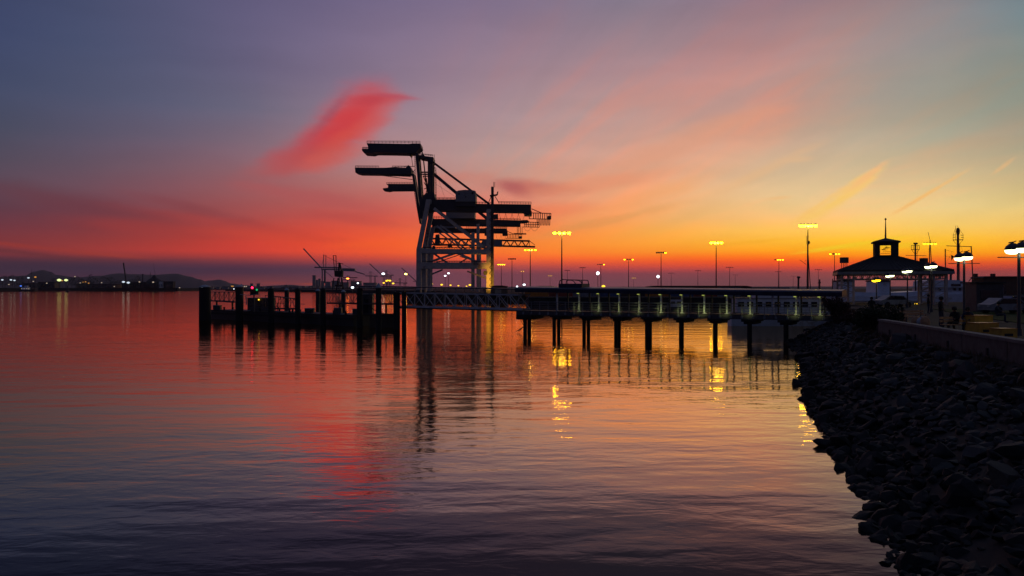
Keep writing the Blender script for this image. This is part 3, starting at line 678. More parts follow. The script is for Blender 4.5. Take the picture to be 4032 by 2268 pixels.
# --- crane C
Cc = Crane('container_crane', 462, 'third container crane, its short notched boom lowest of the three raised booms', 920)
mid = Cc.dep / 2
Cc.bars('leg', [(745, 1438, 745, 1050, 26), (1142, 1438, 1142, 925, 30)], M_crane, 'near'); Cc.bars('leg', [(750, 1438, 750, 1050, 18), (1130, 1438, 1130, 925, 20)], M_crane, 'far')
Cc.bars('upper_leg', [(745, 1054, 780, 880, 24)], M_crane, 'near')
Cc.bars('lower_beam', [(758, 1215, 1128, 1215, 26)], M_crane, 'near'); Cc.bars('portal_beam', [(758, 1098, 1128, 1098, 18)], M_crane, 'near')
Cc.bars('diagonal_brace', [(840, 925, 1070, 1090, 12)], M_crane, 'near')
Cc.cross('cross_beam', [(745, 1215), (745, 1054), (1142, 1215), (1142, 1098)], M_crane, 20)
Cc.poly('main_girder', [(768, 884), (1440, 884), (1440, 924), (1050, 920), (768, 918)], M_boom, mid - 4, mid + 4)
Cc.poly('machinery_house', [(800, 852), (985, 852), (985, 883), (800, 883)], M_grey, mid - 6, mid + 6)
Cc.poly('outer_boom', [(368, 490), (400, 488), (620, 488), (620, 543), (412, 545), (384, 551), (342, 545), (336, 528), (382, 522), (384, 505)], M_boom, mid - 3.5, mid + 3.5)
Cc.bars('inner_boom', [(622, 490, 672, 840, 40)], M_boom, 'girders', thick=1.2)
Cc.bars('mast', [(745, 600, 745, 870, 16)], M_boom, 'girders', thick=.9)
Cc.rail(370, 489, 600, 488, 14, 10, mid - 3.5); Cc.rail(1080, 884, 1180, 884, 22, 6, mid - 4); Cc.rail(1330, 884, 1440, 884, 10, 6, mid - 4)
Cc.poly('tail_block', [(1395, 900), (1445, 900), (1445, 946), (1400, 946)], M_boom, mid - 3, mid + 3)
Cc.lines('tail_frame', [(1440, 905, 1500, 930), (1440, 930, 1572, 934), (1425, 968, 1572, 970), (1572, 930, 1572, 970)] + [(1445 + 14 * i, 932, 1445 + 14 * i, 968) for i in range(9)], M_steel, .35)
Cc.poly('cab', [(1544, 952), (1570, 952), (1570, 972), (1544, 972)], M_steel, mid - 2, mid + 2)
Cc.hang(1340, 1430, 935, 50, 2); Cc.hang(1190, 1250, 862, 20, 2)
Cc.poly('trolley', [(1240, 880), (1290, 870), (1290, 940), (1240, 945)], M_boom, mid - 3, mid + 3)

# --- crane D with the latticed girder
D = Crane('container_crane', 540, 'fourth container crane, low latticed girder running out behind the solid ones', 900)
mid = D.dep / 2
D.bars('leg', [(736, 1430, 768, 1030, 22), (1203, 1430, 1203, 1040, 20)], M_crane, 'near'); D.bars('leg', [(742, 1430, 772, 1030, 16), (1190, 1430, 1190, 1040, 16)], M_crane, 'far')
D.bars('lower_beam', [(752, 1205, 1195, 1205, 18)], M_crane, 'near')
D.bars('girder_chord', [(756, 972, 1642, 994, 8), (752, 1024, 1690, 1046, 14)], M_boom, 'girders', thick=.9)
zz = []
n = 26
for i in range(n):
    X0 = 760 + (1640 - 760) * i / n; X1 = 760 + (1640 - 760) * (i + 1) / n
    f0 = (X0 - 756) / 886; f1 = (X1 - 756) / 886
    zz.append((X0, 972 + 22 * f0, X1, 1024 + 21 * f1) if i % 2 == 0 else (X0, 1024 + 21 * f0, X1, 972 + 22 * f1))
for a in zz:
    for y in (mid - 3, mid + 3): D.lines('lattice_bar', [a], M_boom, .55, y)
D.poly('machinery_house', [(1220, 984), (1396, 986), (1396, 1044), (1220, 1040)], M_grey, mid - 5, mid + 5)
D.poly('trolley', [(806, 940), (836, 935), (842, 1015), (798, 1018)], M_boom, mid - 3, mid + 3)
D.poly('operator_cab', [(912, 1030), (950, 1030), (950, 1048), (912, 1046)], M_boom, mid - 2, mid + 2)
D.poly('hook_block', [(778, 1040), (800, 1040), (800, 1064), (778, 1062)], M_boom, mid - 1, mid + 1)
D.lines('tail_stay', [(1642, 994, 1690, 1030), (1640, 994, 1640, 1044)], M_boom, .4)
D.cross('cross_beam', [(736, 1205), (1203, 1205)], M_crane, 14)

# --- cranes of the farther port
def Q2(X, Y, d): return W(1150 + X / 5.152, 960 + Y / 5.152, d)
def far_crane(name, d, label, segs, zb, dep=14, mt=None):
    r = empty(name, Q2(*zb, d), label, 'crane', 'cranes of the port beyond'); r.location.z = Z_T
    for part, X0, Y0, X1, Y1, w, ys in segs:
        for y in ((0, dep) if ys == 2 else (dep / 2,)):
            m = MB(); a, b = Q2(X0, Y0, d), Q2(X1, Y1, d); a.y = b.y = d + y; m.beam(a, b, w * d / F / 5.152, w * d / F / 5.152, up=(0, 1, 0)); m.build(part, mt or M_crane, r)
    return r
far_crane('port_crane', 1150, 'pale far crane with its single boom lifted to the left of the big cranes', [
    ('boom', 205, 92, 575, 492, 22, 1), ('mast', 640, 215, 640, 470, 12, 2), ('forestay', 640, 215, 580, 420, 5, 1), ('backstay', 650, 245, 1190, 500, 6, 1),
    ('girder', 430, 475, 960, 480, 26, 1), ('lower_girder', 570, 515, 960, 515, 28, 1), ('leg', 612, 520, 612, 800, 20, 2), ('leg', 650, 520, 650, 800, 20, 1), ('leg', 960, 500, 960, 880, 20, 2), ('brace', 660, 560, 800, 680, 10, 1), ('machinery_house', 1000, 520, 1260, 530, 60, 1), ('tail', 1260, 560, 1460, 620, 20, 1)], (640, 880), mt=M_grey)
far_crane('harbour_crane', 620, 'black latticed crane with two upright masts in front of the pale far crane', [
    ('mast', 795, 225, 830, 660, 14, 1), ('mast', 850, 225, 858, 560, 14, 1), ('mast_tie', 790, 230, 850, 230, 10, 1), ('tower', 920, 380, 900, 640, 30, 1), ('jib', 930, 385, 980, 640, 26, 1), ('jib_head', 870, 395, 1000, 395, 10, 1),
    ('machinery_house', 840, 600, 990, 610, 130, 1), ('leg', 850, 690, 818, 940, 16, 2), ('leg', 905, 690, 865, 940, 14, 1), ('leg', 930, 690, 955, 940, 16, 2), ('leg', 970, 690, 1010, 940, 16, 1), ('leg_beam', 835, 850, 985, 850, 34, 1), ('outrigger', 990, 685, 1290, 685, 16, 1), ('brace', 905, 700, 960, 850, 8, 1)], (910, 950), mt=M_black)
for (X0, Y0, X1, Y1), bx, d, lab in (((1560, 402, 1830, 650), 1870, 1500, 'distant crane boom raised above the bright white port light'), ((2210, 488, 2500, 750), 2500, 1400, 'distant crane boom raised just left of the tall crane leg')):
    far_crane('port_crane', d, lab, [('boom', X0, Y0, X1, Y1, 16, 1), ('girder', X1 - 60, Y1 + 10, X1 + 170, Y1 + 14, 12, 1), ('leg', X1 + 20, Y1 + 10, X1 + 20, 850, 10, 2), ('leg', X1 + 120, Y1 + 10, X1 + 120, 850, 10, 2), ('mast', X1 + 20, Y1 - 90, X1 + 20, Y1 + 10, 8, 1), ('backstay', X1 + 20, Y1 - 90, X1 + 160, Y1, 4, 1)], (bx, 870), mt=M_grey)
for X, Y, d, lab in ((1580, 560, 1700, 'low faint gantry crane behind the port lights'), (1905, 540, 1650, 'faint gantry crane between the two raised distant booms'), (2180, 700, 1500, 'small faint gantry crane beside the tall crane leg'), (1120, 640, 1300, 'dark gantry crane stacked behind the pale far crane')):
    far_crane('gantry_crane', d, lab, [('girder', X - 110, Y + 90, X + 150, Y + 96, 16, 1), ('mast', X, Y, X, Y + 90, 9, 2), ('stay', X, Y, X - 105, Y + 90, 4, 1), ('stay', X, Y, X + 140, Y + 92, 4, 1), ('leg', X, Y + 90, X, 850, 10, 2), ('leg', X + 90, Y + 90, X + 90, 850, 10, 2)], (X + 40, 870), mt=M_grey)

# ------------------------------------------------------------------ covered pier
PL, PR = Vector((1.0, 94.5, 0)), Vector((32.4, 76.0, 0))
PU = (PR - PL).normalized(); PN = Vector((-PU.y, PU.x, 0))      # PN points away from the camera
PLEN = (PR - PL).length
def pier_s(px):     # distance along the near edge of the pier of a pixel column
    k = (px - 2016) / F; return (k * PL.y - PL.x) / (PU.x - k * PU.y)
def PP(s, n, z): return PL + PU * s + PN * n + Vector((0, 0, z))
pier = empty('covered_pier', (PL + PN * 1.7), 'long covered pier with navy flat roof and lit posts running out from the shore', 'pier')
PW = 3.4
def obox(m, s0, s1, n0, n1, z0, z1):
    vs = [PP(s, n, z) for z in (z0, z1) for s, n in ((s0, n0), (s1, n0), (s1, n1), (s0, n1))]
    return m.add(vs, [(0,3,2,1),(4,5,6,7),(0,1,5,4),(1,2,6,5),(2,3,7,6),(3,0,4,7)])
def roof_z(s): return 5.62 - .36 * (s / PLEN)
m = MB(); n = 16; prof = [(-.25, -.62), (-.3, -.2), (-.1, -.04), (1.7, .10), (3.5, -.04), (3.7, -.2), (3.65, -.62)]
for i in range(n):
    s0, s1 = -.6 + (PLEN + .9) * i / n, -.6 + (PLEN + .9) * (i + 1) / n - .02
    vs = [PP(s, a, roof_z(s) + b) for s in (s0, s1) for a, b in prof]; k = len(prof)
    MB_ = MB().add(vs, [tuple(range(k)), tuple(range(k, 2*k))[::-1]] + [(j, (j+1) % k, k + (j+1) % k, k + j) for j in range(k)]); MB_.build('roof_sheet', M_navy, pier)
m = MB(); obox(m, -.5, PLEN + 2, 0, PW, 2.42, 2.72); m.build('deck', M_black, pier)
for nn in (-.06, PW + .06):
    m = MB(); obox(m, -.5, PLEN + 2, nn - .05, nn + .05, 2.2, 2.66); m.build('deck_edge_beam', M_steel, pier)
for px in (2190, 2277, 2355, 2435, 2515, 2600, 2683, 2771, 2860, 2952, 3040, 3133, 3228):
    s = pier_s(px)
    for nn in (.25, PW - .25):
        m = MB(); b0 = PP(s, nn, 2.72); m.beam(b0, PP(s, nn, roof_z(s) - .62), .17, .17, up=tuple(PU)); m.box((b0.x, b0.y, 2.76), (.4, .4, .07)); m.build('roof_post', M_white if nn < 1 else M_steel, pier)  # back row coloured darker so its posts look unlit
for i in range(int(PLEN / 1.15)):
    s = .5 + i * 1.15
    m = MB(); m.beam(PP(s, -.12, 2.3), PP(s, -.12, 3.82), .06, .06); b0 = PP(s, -.12, 2.42); m.box((b0.x, b0.y, b0.z), (.22, .16, .26)); m.build('railing_post', M_grey, pier)
for z in (3.80, 3.5, 3.2, 2.95):
    m = MB(); m.beam(PP(0, -.12, z), PP(PLEN + 1, -.12, z), .05, .06 if z > 3.7 else .03); m.build('rail', M_grey, pier)
    m = MB(); m.beam(PP(0, PW + .1, z), PP(PLEN + 1, PW + .1, z), .05, .05 if z > 3.7 else .03); m.build('rail', M_grey, pier)
def pile_at(px, d, r, ztop, parent, name='pile', mt=M_tar, zb=-1.5):
    c = W(px, HY, d); m = MB(); m.tube((c.x, d, zb), (c.x, d, ztop), r * 1.03, 12, r); return m.build(name, mt, parent)
def base_d(y): return EYE * F / (y - HY)
for px, w in ((2062, .24), (2177, .22), (2295, .22), (2420, .20), (2549, .40), (2679, .28), (2813, .27), (2948, .25), (3092, .25)):
    c = PP(pier_s(px), .35, 0); m = MB(); m.tube((c.x, c.y, -1.5), (c.x, c.y, 2.1), w, 12); m.build('pile', M_tar, pier)
for px, w in ((2084, .24), (2200, .22), (2317, .22), (2438, .20), (2552, .36), (2682, .26), (2816, .25), (2951, .23), (3095, .23)):
    k = (px - 2016) / F; q = PP(0, PW - .4, 0); s = (k * q.y - q.x) / (PU.x - k * PU.y); c = PP(s, PW - .4, 0); m = MB(); m.tube((c.x, c.y, -1.5), (c.x, c.y, 2.1), w, 12); m.build('pile', M_tar, pier)
for px in (2073, 2189, 2306, 2428, 2549, 2679, 2813, 2948, 3092):
    s = pier_s(px); m = MB(); obox(m, s - .75, s + .75, -.15, PW + .15, 1.95, 2.2); obox(m, s - .55, s + .55, .1, PW - .1, 1.7, 1.95); m.build('pile_cap', M_tar, pier)
for i, px in enumerate((2277, 2355, 2435, 2515, 2600, 2683, 2771, 2860, 2952, 3133, 3228)):
    s = pier_s(px)
    m = MB(); obox(m, s - .22, s + .02, .02, .12, roof_z(s) - .72, roof_z(s) - .645); m.build('post_light', E_tube, pier)
    ld = bpy.data.lights.new('post_lamp', 'SPOT'); ld.spot_size = 2.2; ld.spot_blend = .6; ld.energy = (5, 7, 7, 9, 8, 9, 10, 8, 7, 6, 5)[i] * 1.5; ld.color = (.85, .9, .28); ld.shadow_soft_size = .06
    lo = bpy.data.objects.new('post_lamp', ld); COL.objects.link(lo); lo.location = PP(s - .1, -.75, roof_z(s) - 2.4); lo.rotation_euler = (PN + Vector((0, 0, .12))).to_track_quat('-Z', 'Y').to_euler()
# tubular hood frame standing on the roof
hood = empty('roof_hood_frame', PP(pier_s(2235), 1.5, 5.55), 'rounded tubular hood frame standing on the seaward end of the pier roof', 'frame')
m = MB()
for nn in (.6, 2.4):
    pts = []
    for X, Y in ((2193, 1128), (2195, 1106), (2205, 1101), (2279, 1103), (2282, 1106), (2284, 1122)):
        s = pier_s(X); p = PP(s, nn, 0); p.z = EYE + (HY - Y) / F * PP(s, 0, 0).y; pts.append(p)
    m.path(pts, .06, 6)
    pts = []
    for X, Y in ((2230, 1103), (2245, 1104), (2252, 1109), (2260, 1120)):
        s = pier_s(X); p = PP(s, nn, 0); p.z = EYE + (HY - Y) / F * PP(s, 0, 0).y; pts.append(p)
    m.path(pts, .05, 6)
m.build('tube_frame', M_steel, hood)
m = MB(); a, b = pier_s(2193), pier_s(2285); obox(m, a, b, .4, 2.6, roof_z(a) - .1, roof_z(a) + .45); m.build('housing', M_navy, hood)

# ------------------------------------------------------------------ gangway truss from pier to float
GA, GB = W(1556, HY, 104), W(2056, HY, 95); GA.z = GB.z = 0
GU = (GB - GA).normalized(); GN = Vector((-GU.y, GU.x, 0)); GL = (GB - GA).length
def GP(t, n, z): return GA + GU * (t * GL) + GN * n + Vector((0, 0, z))
gw = empty('gangway', GA + GU * (GL / 2) + GN, 'steel truss gangway under a thin roof between the float and the covered pier', 'gangway')
def zb(t): return 3.0 - .16 * t
def zt(t): return 4.85 - .22 * t
NB = 12
for nn in (0, 2.2):
    for z, w_ in ((zb, .16), (zt, .12)):
        m = MB(); m.beam(GP(0, nn, z(0)), GP(1, nn, z(1)), w_, w_ * 1.3); m.build('truss_chord', M_truss_pale, gw)
    for i in range(NB):
        t0, t1 = i / NB, (i + 1) / NB; tm = (t0 + t1) / 2
        m = MB(); m.beam(GP(t0, nn, zb(t0)), GP(t0, nn, zt(t0)), .09, .09); m.build('truss_post', M_truss_pale, gw)
        m = MB(); m.beam(GP(t0, nn, zt(t0)), GP(t1, nn, zb(t1)), .07, .07); m.build('truss_diagonal', M_truss_pale, gw)
        if i % 2: m = MB(); m.beam(GP(t0, nn, zb(t0)), GP(t1, nn, zt(t1)), .05, .05); m.build('truss_diagonal', M_truss_pale, gw)
m = MB(); m.add([GP(t, n, zb(t) - d_) for d_ in (.25, .05) for t, n in ((0, .05), (1, .05), (1, 2.15), (0, 2.15))], [(0,3,2,1),(4,5,6,7),(0,1,5,4),(1,2,6,5),(2,3,7,6),(3,0,4,7)]); m.build('deck', M_black, gw)
m = MB(); m.add([GP(t, n, z - d_) for d_ in (.14, 0) for t, n, z in ((-.38, -.15, 5.86), (1.02, -.15, 5.42), (1.02, 2.4, 5.42), (-.38, 2.4, 5.86))], [(0,3,2,1),(4,5,6,7),(0,1,5,4),(1,2,6,5),(2,3,7,6),(3,0,4,7)]); m.build('roof', M_navy, gw)
for i in range(7):
    t = i / 6
    for nn in (.02, 2.18):
        m = MB(); m.beam(GP(t, nn, zt(t)), GP(t, nn, 5.72 - .32 * t), .07, .07); m.build('roof_post', M_grey, gw)
m = MB(); a = GP(.985, .2, 2.72)
for k in range(3):
    pts = [a + Vector((-.5 + .4 * k, 0, .2)), a + Vector((-.2 + .3 * k, 0, -.6)), a + Vector((.1 + .2 * k, 0, -1.4)), a + Vector((.4, 0, -2.0)), a + Vector((-.2 - .2 * k, 0, -2.6))]; m.path(pts, .035, 5)
m.build('hanging_hose', M_black, gw)
m = MB(); obox(m, -.75, .9, .3, 3.1, 1.6, 2.45); m.build('landing_block', M_tar, pier)

# ------------------------------------------------------------------ the ferry float with its guide piles
FA, FB = W(826, HY, 137), W(1392, HY, 110); FA.z = FB.z = 0
FU = (FB - FA).normalized(); FN = Vector((-FU.y, FU.x, 0)); FL = (FB - FA).length
def FP(t, n, z): return FA + FU * (t * FL) + FN * n + Vector((0, 0, z))
M_brownp = mat('platform_brown', (.07, .05, .035), .8, var=.3, scale=2)
fl = empty('ferry_float', FA + FU * (FL / 2) + FN * 2.5, 'long black floating ferry landing moored between tall round piles', 'float')
def fbox(m, t0, t1, n0, n1, z0, z1, sl=0):
    return m.add([FP(t, n, z + sl * t) for z in (z0, z1) for t, n in ((t0, n0), (t1, n0), (t1, n1), (t0, n1))], [(0,3,2,1),(4,5,6,7),(0,1,5,4),(1,2,6,5),(2,3,7,6),(3,0,4,7)])
m = MB(); fbox(m, 0, 1, 0, 5, -.6, 1.45); m.build('hull', M_hull, fl)
m = MB(); fbox(m, -.005, 1.005, -.12, 5.1, 1.46, 1.62); m.build('deck', M_black, fl)
m = MB(); fbox(m, 0, 1, -.3, -.14, .9, 1.2); m.build('rubbing_strake', M_black, fl)
for i in range(14):
    t = .03 + i * .07; m = MB(); c = FP(t, .5, 1.62); m.lathe([(.2, 0), (.16, .12), (.14, .38), (.24, .45), (.22, .52), (0.02, .55)], c, 10); m.build('bollard', M_black, fl)
for t in (.18, .31, .52, .66, .93): m = MB(); c = FP(t, .2, 1.72); m.box(c, (.5, .3, .16)); m.build('deck_cleat', M_cap, fl)
# fender frames along the back edge
for i in range(7):
    t = .05 + i * .145; m = MB(); m.tube(FP(t, 4.8, 1.6), FP(t, 4.8, 2.9), .08, 6); m.tube(FP(t, 4.8, 2.85), FP(t + .05, 4.8, 2.85), .04, 6); m.build('rail_stanchion', M_steel, fl)
def ramp(label, px0, px1, d0, d1, ya0, yb0, ya1, yb1, nb, cat='ramp'):
    a, b = W(px0, HY, d0), W(px1, HY, d1); z = lambda y, d: EYE + (HY - y) / F * d
    r = empty('boarding_ramp', (a.x, a.y, 1.6), label, 'ramp', 'railed boarding ramps on the float')
    for off in (0, 1.8):
        P0 = lambda t: Vector((a.x + (b.x - a.x) * t, a.y + (b.y - a.y) * t + off, 0))
        top = lambda t: z(ya0 + (ya1 - ya0) * t, d0 + (d1 - d0) * t); bot = lambda t: z(yb0 + (yb1 - yb0) * t, d0 + (d1 - d0) * t)
        T = lambda t: P0(t) + Vector((0, 0, top(t))); Bt = lambda t: P0(t) + Vector((0, 0, bot(t)))
        m = MB(); m.beam(T(0), T(1), .09, .09); m.build('top_rail', M_steel, r)
        m = MB(); m.beam(Bt(0), Bt(1), .12, .22); m.build('side_beam', M_steel, r)
        for i in range(nb + 1): m = MB(); t = i / nb; m.beam(Bt(t), T(t), .07, .07); m.build('post', M_steel, r)
        for i in range(nb):
            m = MB(); t, u = i / nb, (i + 1) / nb; m.beam(Bt(t) if i % 2 == 0 else T(t), T(u) if i % 2 == 0 else Bt(u), .05, .05); m.build('diagonal', M_steel, r)
    m = MB(); m.add([P0(t) + Vector((0, -.1 - n_, bot(t) + h_)) for h_ in (-.08, .04) for t, n_ in ((0, 0), (1, 0), (1, 1.6), (0, 1.6))], [(0,3,2,1),(4,5,6,7),(0,1,5,4),(1,2,6,5),(2,3,7,6),(3,0,4,7)]); m.build('tread', M_black, r)
    for t in (.18, .85):
        m = MB(); m.beam(P0(t) + Vector((0, -.9, 1.6)), P0(t) + Vector((0, -.9, bot(t))), .25, .25); m.build('support_leg', M_steel, r)
    return r
ramp('railed boarding ramp at the outer end of the float beside the thickest pile', 830, 922, 138, 134, 1150, 1184, 1150, 1190, 5)
ramp('railed boarding ramp in the middle of the float sloping toward the gangway', 1045, 1165, 127, 122, 1163, 1216, 1178, 1216, 6)
ramp('railed boarding ramp at the shore end of the float under the hanging cables', 1288, 1560, 117, 108, 1156, 1194, 1150, 1198, 11)
lp = empty('landing_platform', (W(1515, HY, 108).x, 108, 0), 'low brown platform under the hanging cables at the shore end of the float', 'platform')
m = MB(); m.box((0, 0, .75), (3.7, 3, 2.0)); m.build('pontoon', M_brownp, lp, world=False); m = MB(); m.box((0, 0, 1.8), (4.0, 3.3, .1)); m.build('deck', M_black, lp, world=False)
m = MB(); m.path([Vector((-2.2, -1.2, 3.2)), Vector((-1.2, -1.2, 2.4)), Vector((0, -1.2, 1.95)), Vector((1.2, -1.2, 1.88)), Vector((2.0, -1.2, 2.2)), Vector((2.3, -1.2, 2.9))], .05, 5); m.build('hanging_cable', M_black, lp, world=False)
# shelter, marker boards and crates on the float
sh = empty('float_shelter', FP(.4, 3, 1.62), 'small dark shelter with a yellow lamp in the middle of the float', 'shelter')
m = MB(); c = W(1015, HY, 128); m.box((c.x, 130, 2.7), (4.0, 2.4, 2.1)); m.build('cabin', M_steel, sh)
m = MB(); m.box((c.x, 130, 3.82), (4.5, 2.8, .12)); m.build('roof', M_grey, sh)
for dx in (-1.2, 0, 1.2): m = MB(); m.box((c.x + dx, 128.78, 2.9), (.8, .06, 1.0)); m.build('window', M_glass, sh)
m = MB(); q = W(1019, 1180, 128.4); m.lathe([(.05, -.12), (.16, 0), (.05, .12)], q, 8); m.build('yellow_lamp', E_yard, sh)
bd = empty('marker_board', W(1000, 1158, 124), 'black navigation board with a red light and a green light above the float', 'board'); 
for a, b in (((984, 1141), (1002, 1162)), ((1002, 1139), (1016, 1161))):
    p, q = W(*a, 124), W(*b, 124.0); m = MB(); m.box(((p.x + q.x) / 2, 124.2, (p.z + q.z) / 2), (q.x - p.x - .02, .3, p.z - q.z)); m.build('board', M_black, bd)
m = MB(); p = W(993, 1133, 124); m.lathe([(.08, -.16), (.18, 0), (.08, .16)], p, 10); m.build('red_light', E_red, bd)
m = MB(); p = W(1011, 1141, 123.8); m.lathe([(.08, -.16), (.18, 0), (.08, .16)], p, 10); m.build('green_light', E_grn, bd)
m = MB(); p = W(1000, 1162, 124.2); m.beam(p, (p.x, 124.2, 1.6), .18, .18); m.build('stand', M_steel, bd)
m = MB(); m.beam(W(945, 1159, 124), W(982, 1163, 124), .1, .1); m.beam(W(982, 1163, 124), W(1016, 1158, 124), .1, .1); m.beam(W(968, 1164, 124), W(971, 1200, 124), .14, .14); m.build('pale_arm', M_cap, bd)
kb = empty('float_hut', W(1445, 1200, 113), 'dark boxy hut at the shore end of the float beside a capped pile', 'hut'); kb.location.z = 1.62
m = MB(); c = W(1447, HY, 113); m.box((c.x, 113, 3.1), (1.7, 1.6, 2.9)); m.build('cabin', M_steel, kb); m = MB(); m.box((c.x, 113, 4.62), (2.0, 1.9, .14)); m.build('roof', M_grey, kb)
m = MB(); m.box((c.x - .1, 112.16, 2.9), (.75, .05, 2.0)); m.build('door', M_black, kb)
for px, d, w_, h_, lab in ((843, 134, 1.2, .8, 'dark crate on the float beside the thickest pile'), (1322, 112, 1.1, .9, 'dark crate on the float between two middle piles'), (1395, 111, 1.0, .8, 'dark locker on the float left of the boxy hut'), (1210, 118, 1.4, .7, 'dark low locker at the centre of the float')):
    o = empty('deck_crate', (W(px, HY, d).x, d + 1.5, 1.62), lab, 'crate'); m = MB(); m.box((0, 0, h_ / 2), (w_, .9, h_)); m.build('crate_body', M_steel, o, world=False); m = MB(); m.box((0, 0, h_ + .03), (w_ + .08, .98, .06)); m.build('crate_lid', M_cap, o, world=False)
piles = [(807, 1262, 22, 1131, 'thickest black guide pile at the outer corner of the float', 1), (942, 1264, 14.5, 1131, 'black guide pile beside the red and green navigation board', 1), (1067, 1271, 12, 1141, 'black guide pile just right of the yellow float lamp', 0), (1172, 1276, 10.5, 1143, 'black guide pile at the middle of the float', 0), (1272, 1281, 11, 1143, 'black guide pile doubled with a shorter one behind it', 0),
         (1416, 1290, 11.5, 1143, 'black guide pile left of the boxy hut', 0), (1491, 1300, 11.5, 1134, 'dark guide pile under a tall pale pointed cap', 1), (1562, 1310, 13, 1150, 'short stout pile carrying the float end of the gangway', 0), (1591, 1310, 9, 1150, 'slim pile carrying the float end of the gangway', 0)]
for px, yb, hw, yt, lab, cap in piles:
    d = base_d(yb) if px < 1550 else 103; c = W(px, yt, d); r = hw * d / F
    o = empty('guide_pile', (c.x, d, 0), lab, 'pile', 'round piles holding the float')
    m = MB(); m.tube((0, 0, -1.5), (0, 0, c.z), r * 1.04, 16, r); m.build('shaft', M_tar, o, smooth=False, world=False)
    if px != 1562 and px != 1591: m = MB(); m.lathe([(r * 1.06, 0), (r * 1.06, .12), (.05, .65 if px == 1491 else .42)], (0, 0, c.z + .005), 16); m.build('cone_cap', M_cap if cap else M_tar, o, world=False)
for px, d, y0, lab in ((950, 141, 1127, 'pale capped pile half hidden behind the navigation board pile'), (1129, 134, 1143, 'slate blue pile standing behind the float between two black ones'), (1252, 128, 1146, 'slim dark pile just behind the doubled guide pile'), (1352, 124, 1150, 'slate blue pile behind the long shore end ramp')):
    c = W(px, y0, d); o = empty('rear_pile', (c.x, d, 0), lab, 'pile', 'round piles holding the float'); r = 9 * d / F
    m = MB(); m.tube((0, 0, -1.5), (0, 0, c.z), r, 12); m.build('shaft', M_hull, o, world=False); m = MB(); m.lathe([(r * 1.05, 0), (r * 1.05, .1), (.04, .4)], (0, 0, c.z + .005), 12); m.build('cone_cap', M_cap, o, world=False)

# ------------------------------------------------------------------ terminal clutter seen through and over the pier
def container(px, d, z, L_, mt, label, rz=.1, hgt=2.6):
    c = W(px, HY, d); o = empty('shipping_container', (c.x, d, z), label, 'container', 'containers stacked on the terminal', rz)
    m = MB(); m.box((0, 0, hgt / 2), (L_ - .1, 2.3, hgt - .12)); m.build('box_body', mt, o, world=False)
    nr = int(L_ / .5)
    m = MB()
    for i in range(nr): m.box((-L_ / 2 + .4 + i * .5, -1.17, hgt / 2), (.22, .05, hgt - .35))
    m.build('corrugation', mt, o, world=False)['kind'] = 'stuff'
    for zz in (.08, hgt - .08):
        m = MB(); m.box((0, -1.2, zz), (L_, .12, .16)); m.build('side_rail', mt, o, world=False)
    for x in (-L_ / 2 + .08, L_ / 2 - .08): m = MB(); m.box((x, -1.2, hgt / 2), (.16, .12, hgt - .33)); m.build('corner_post', mt, o, world=False)
    return o
cols = {'rust red': M_rust, 'dark blue': M_blue, 'grey': M_grey, 'orange': M_orange}
names = ['orange', 'rust red', 'grey', 'dark blue', 'brown', 'orange', 'dark blue', 'rust red', 'grey', 'brown', 'dark blue']
ordn = ['first', 'second', 'third', 'fourth', 'fifth', 'sixth', 'seventh', 'eighth', 'ninth', 'tenth', 'eleventh']
M_brown = mat('container_brown', (.06, .035, .03), .6, var=.3, scale=.7); cols['brown'] = M_brown
for i, cn in enumerate(names):
    d = 200 + (i * 7 % 3) * .4; px = 2016 + (6.4 + i * 6.25) / d * F
    container(px, d, Z_T, 6.1, cols[cn], cn + ' container, ' + ordn[i] + ' from the seaward end of the row behind the pier', rz=0, hgt=2.35)
# long low sheds whose roofs just clear the pier roof
for px0, px1, d, yt, lab in ((2100, 2195, 262, 1126, 'low dark shed roof showing over the seaward end of the pier roof'), (2560, 2960, 275, 1125, 'long low terminal shed roof showing over the middle of the pier'), (2955, 3110, 270, 1133, 'lower shed roof showing over the shore half of the pier'), (1930, 2000, 290, 1124, 'small dark hut under the tallest crane leg')):
    a, b = W(px0, yt, d), W(px1, yt, d); o = empty('terminal_shed', ((a.x + b.x) / 2, d, Z_T), lab, 'shed'); w_ = b.x - a.x
    m = MB(); m.box((0, 5, (a.z - Z_T - .5) / 2), (w_ - .6, 10, a.z - Z_T - .5)); m.build('wall', M_steel, o, world=False)
    m = MB(); h_ = a.z - Z_T; m.v = []; m.prism([(-w_/2, h_ - .49), (w_/2, h_ - .49), (w_/2, h_ - .3), (w_/2 - 2, h_), (-w_/2 + 2, h_), (-w_/2, h_ - .3)], -.3, 10.3); m.build('roof', M_roofdark, o, world=False)
    for k in range(max(int(w_ / 6), 1)):
        m = MB(); m.box((-w_/2 + 3 + k * 6, -.03, .9), (2.4, .06, 1.6)); m.build('roller_door', M_grey, o, world=False)

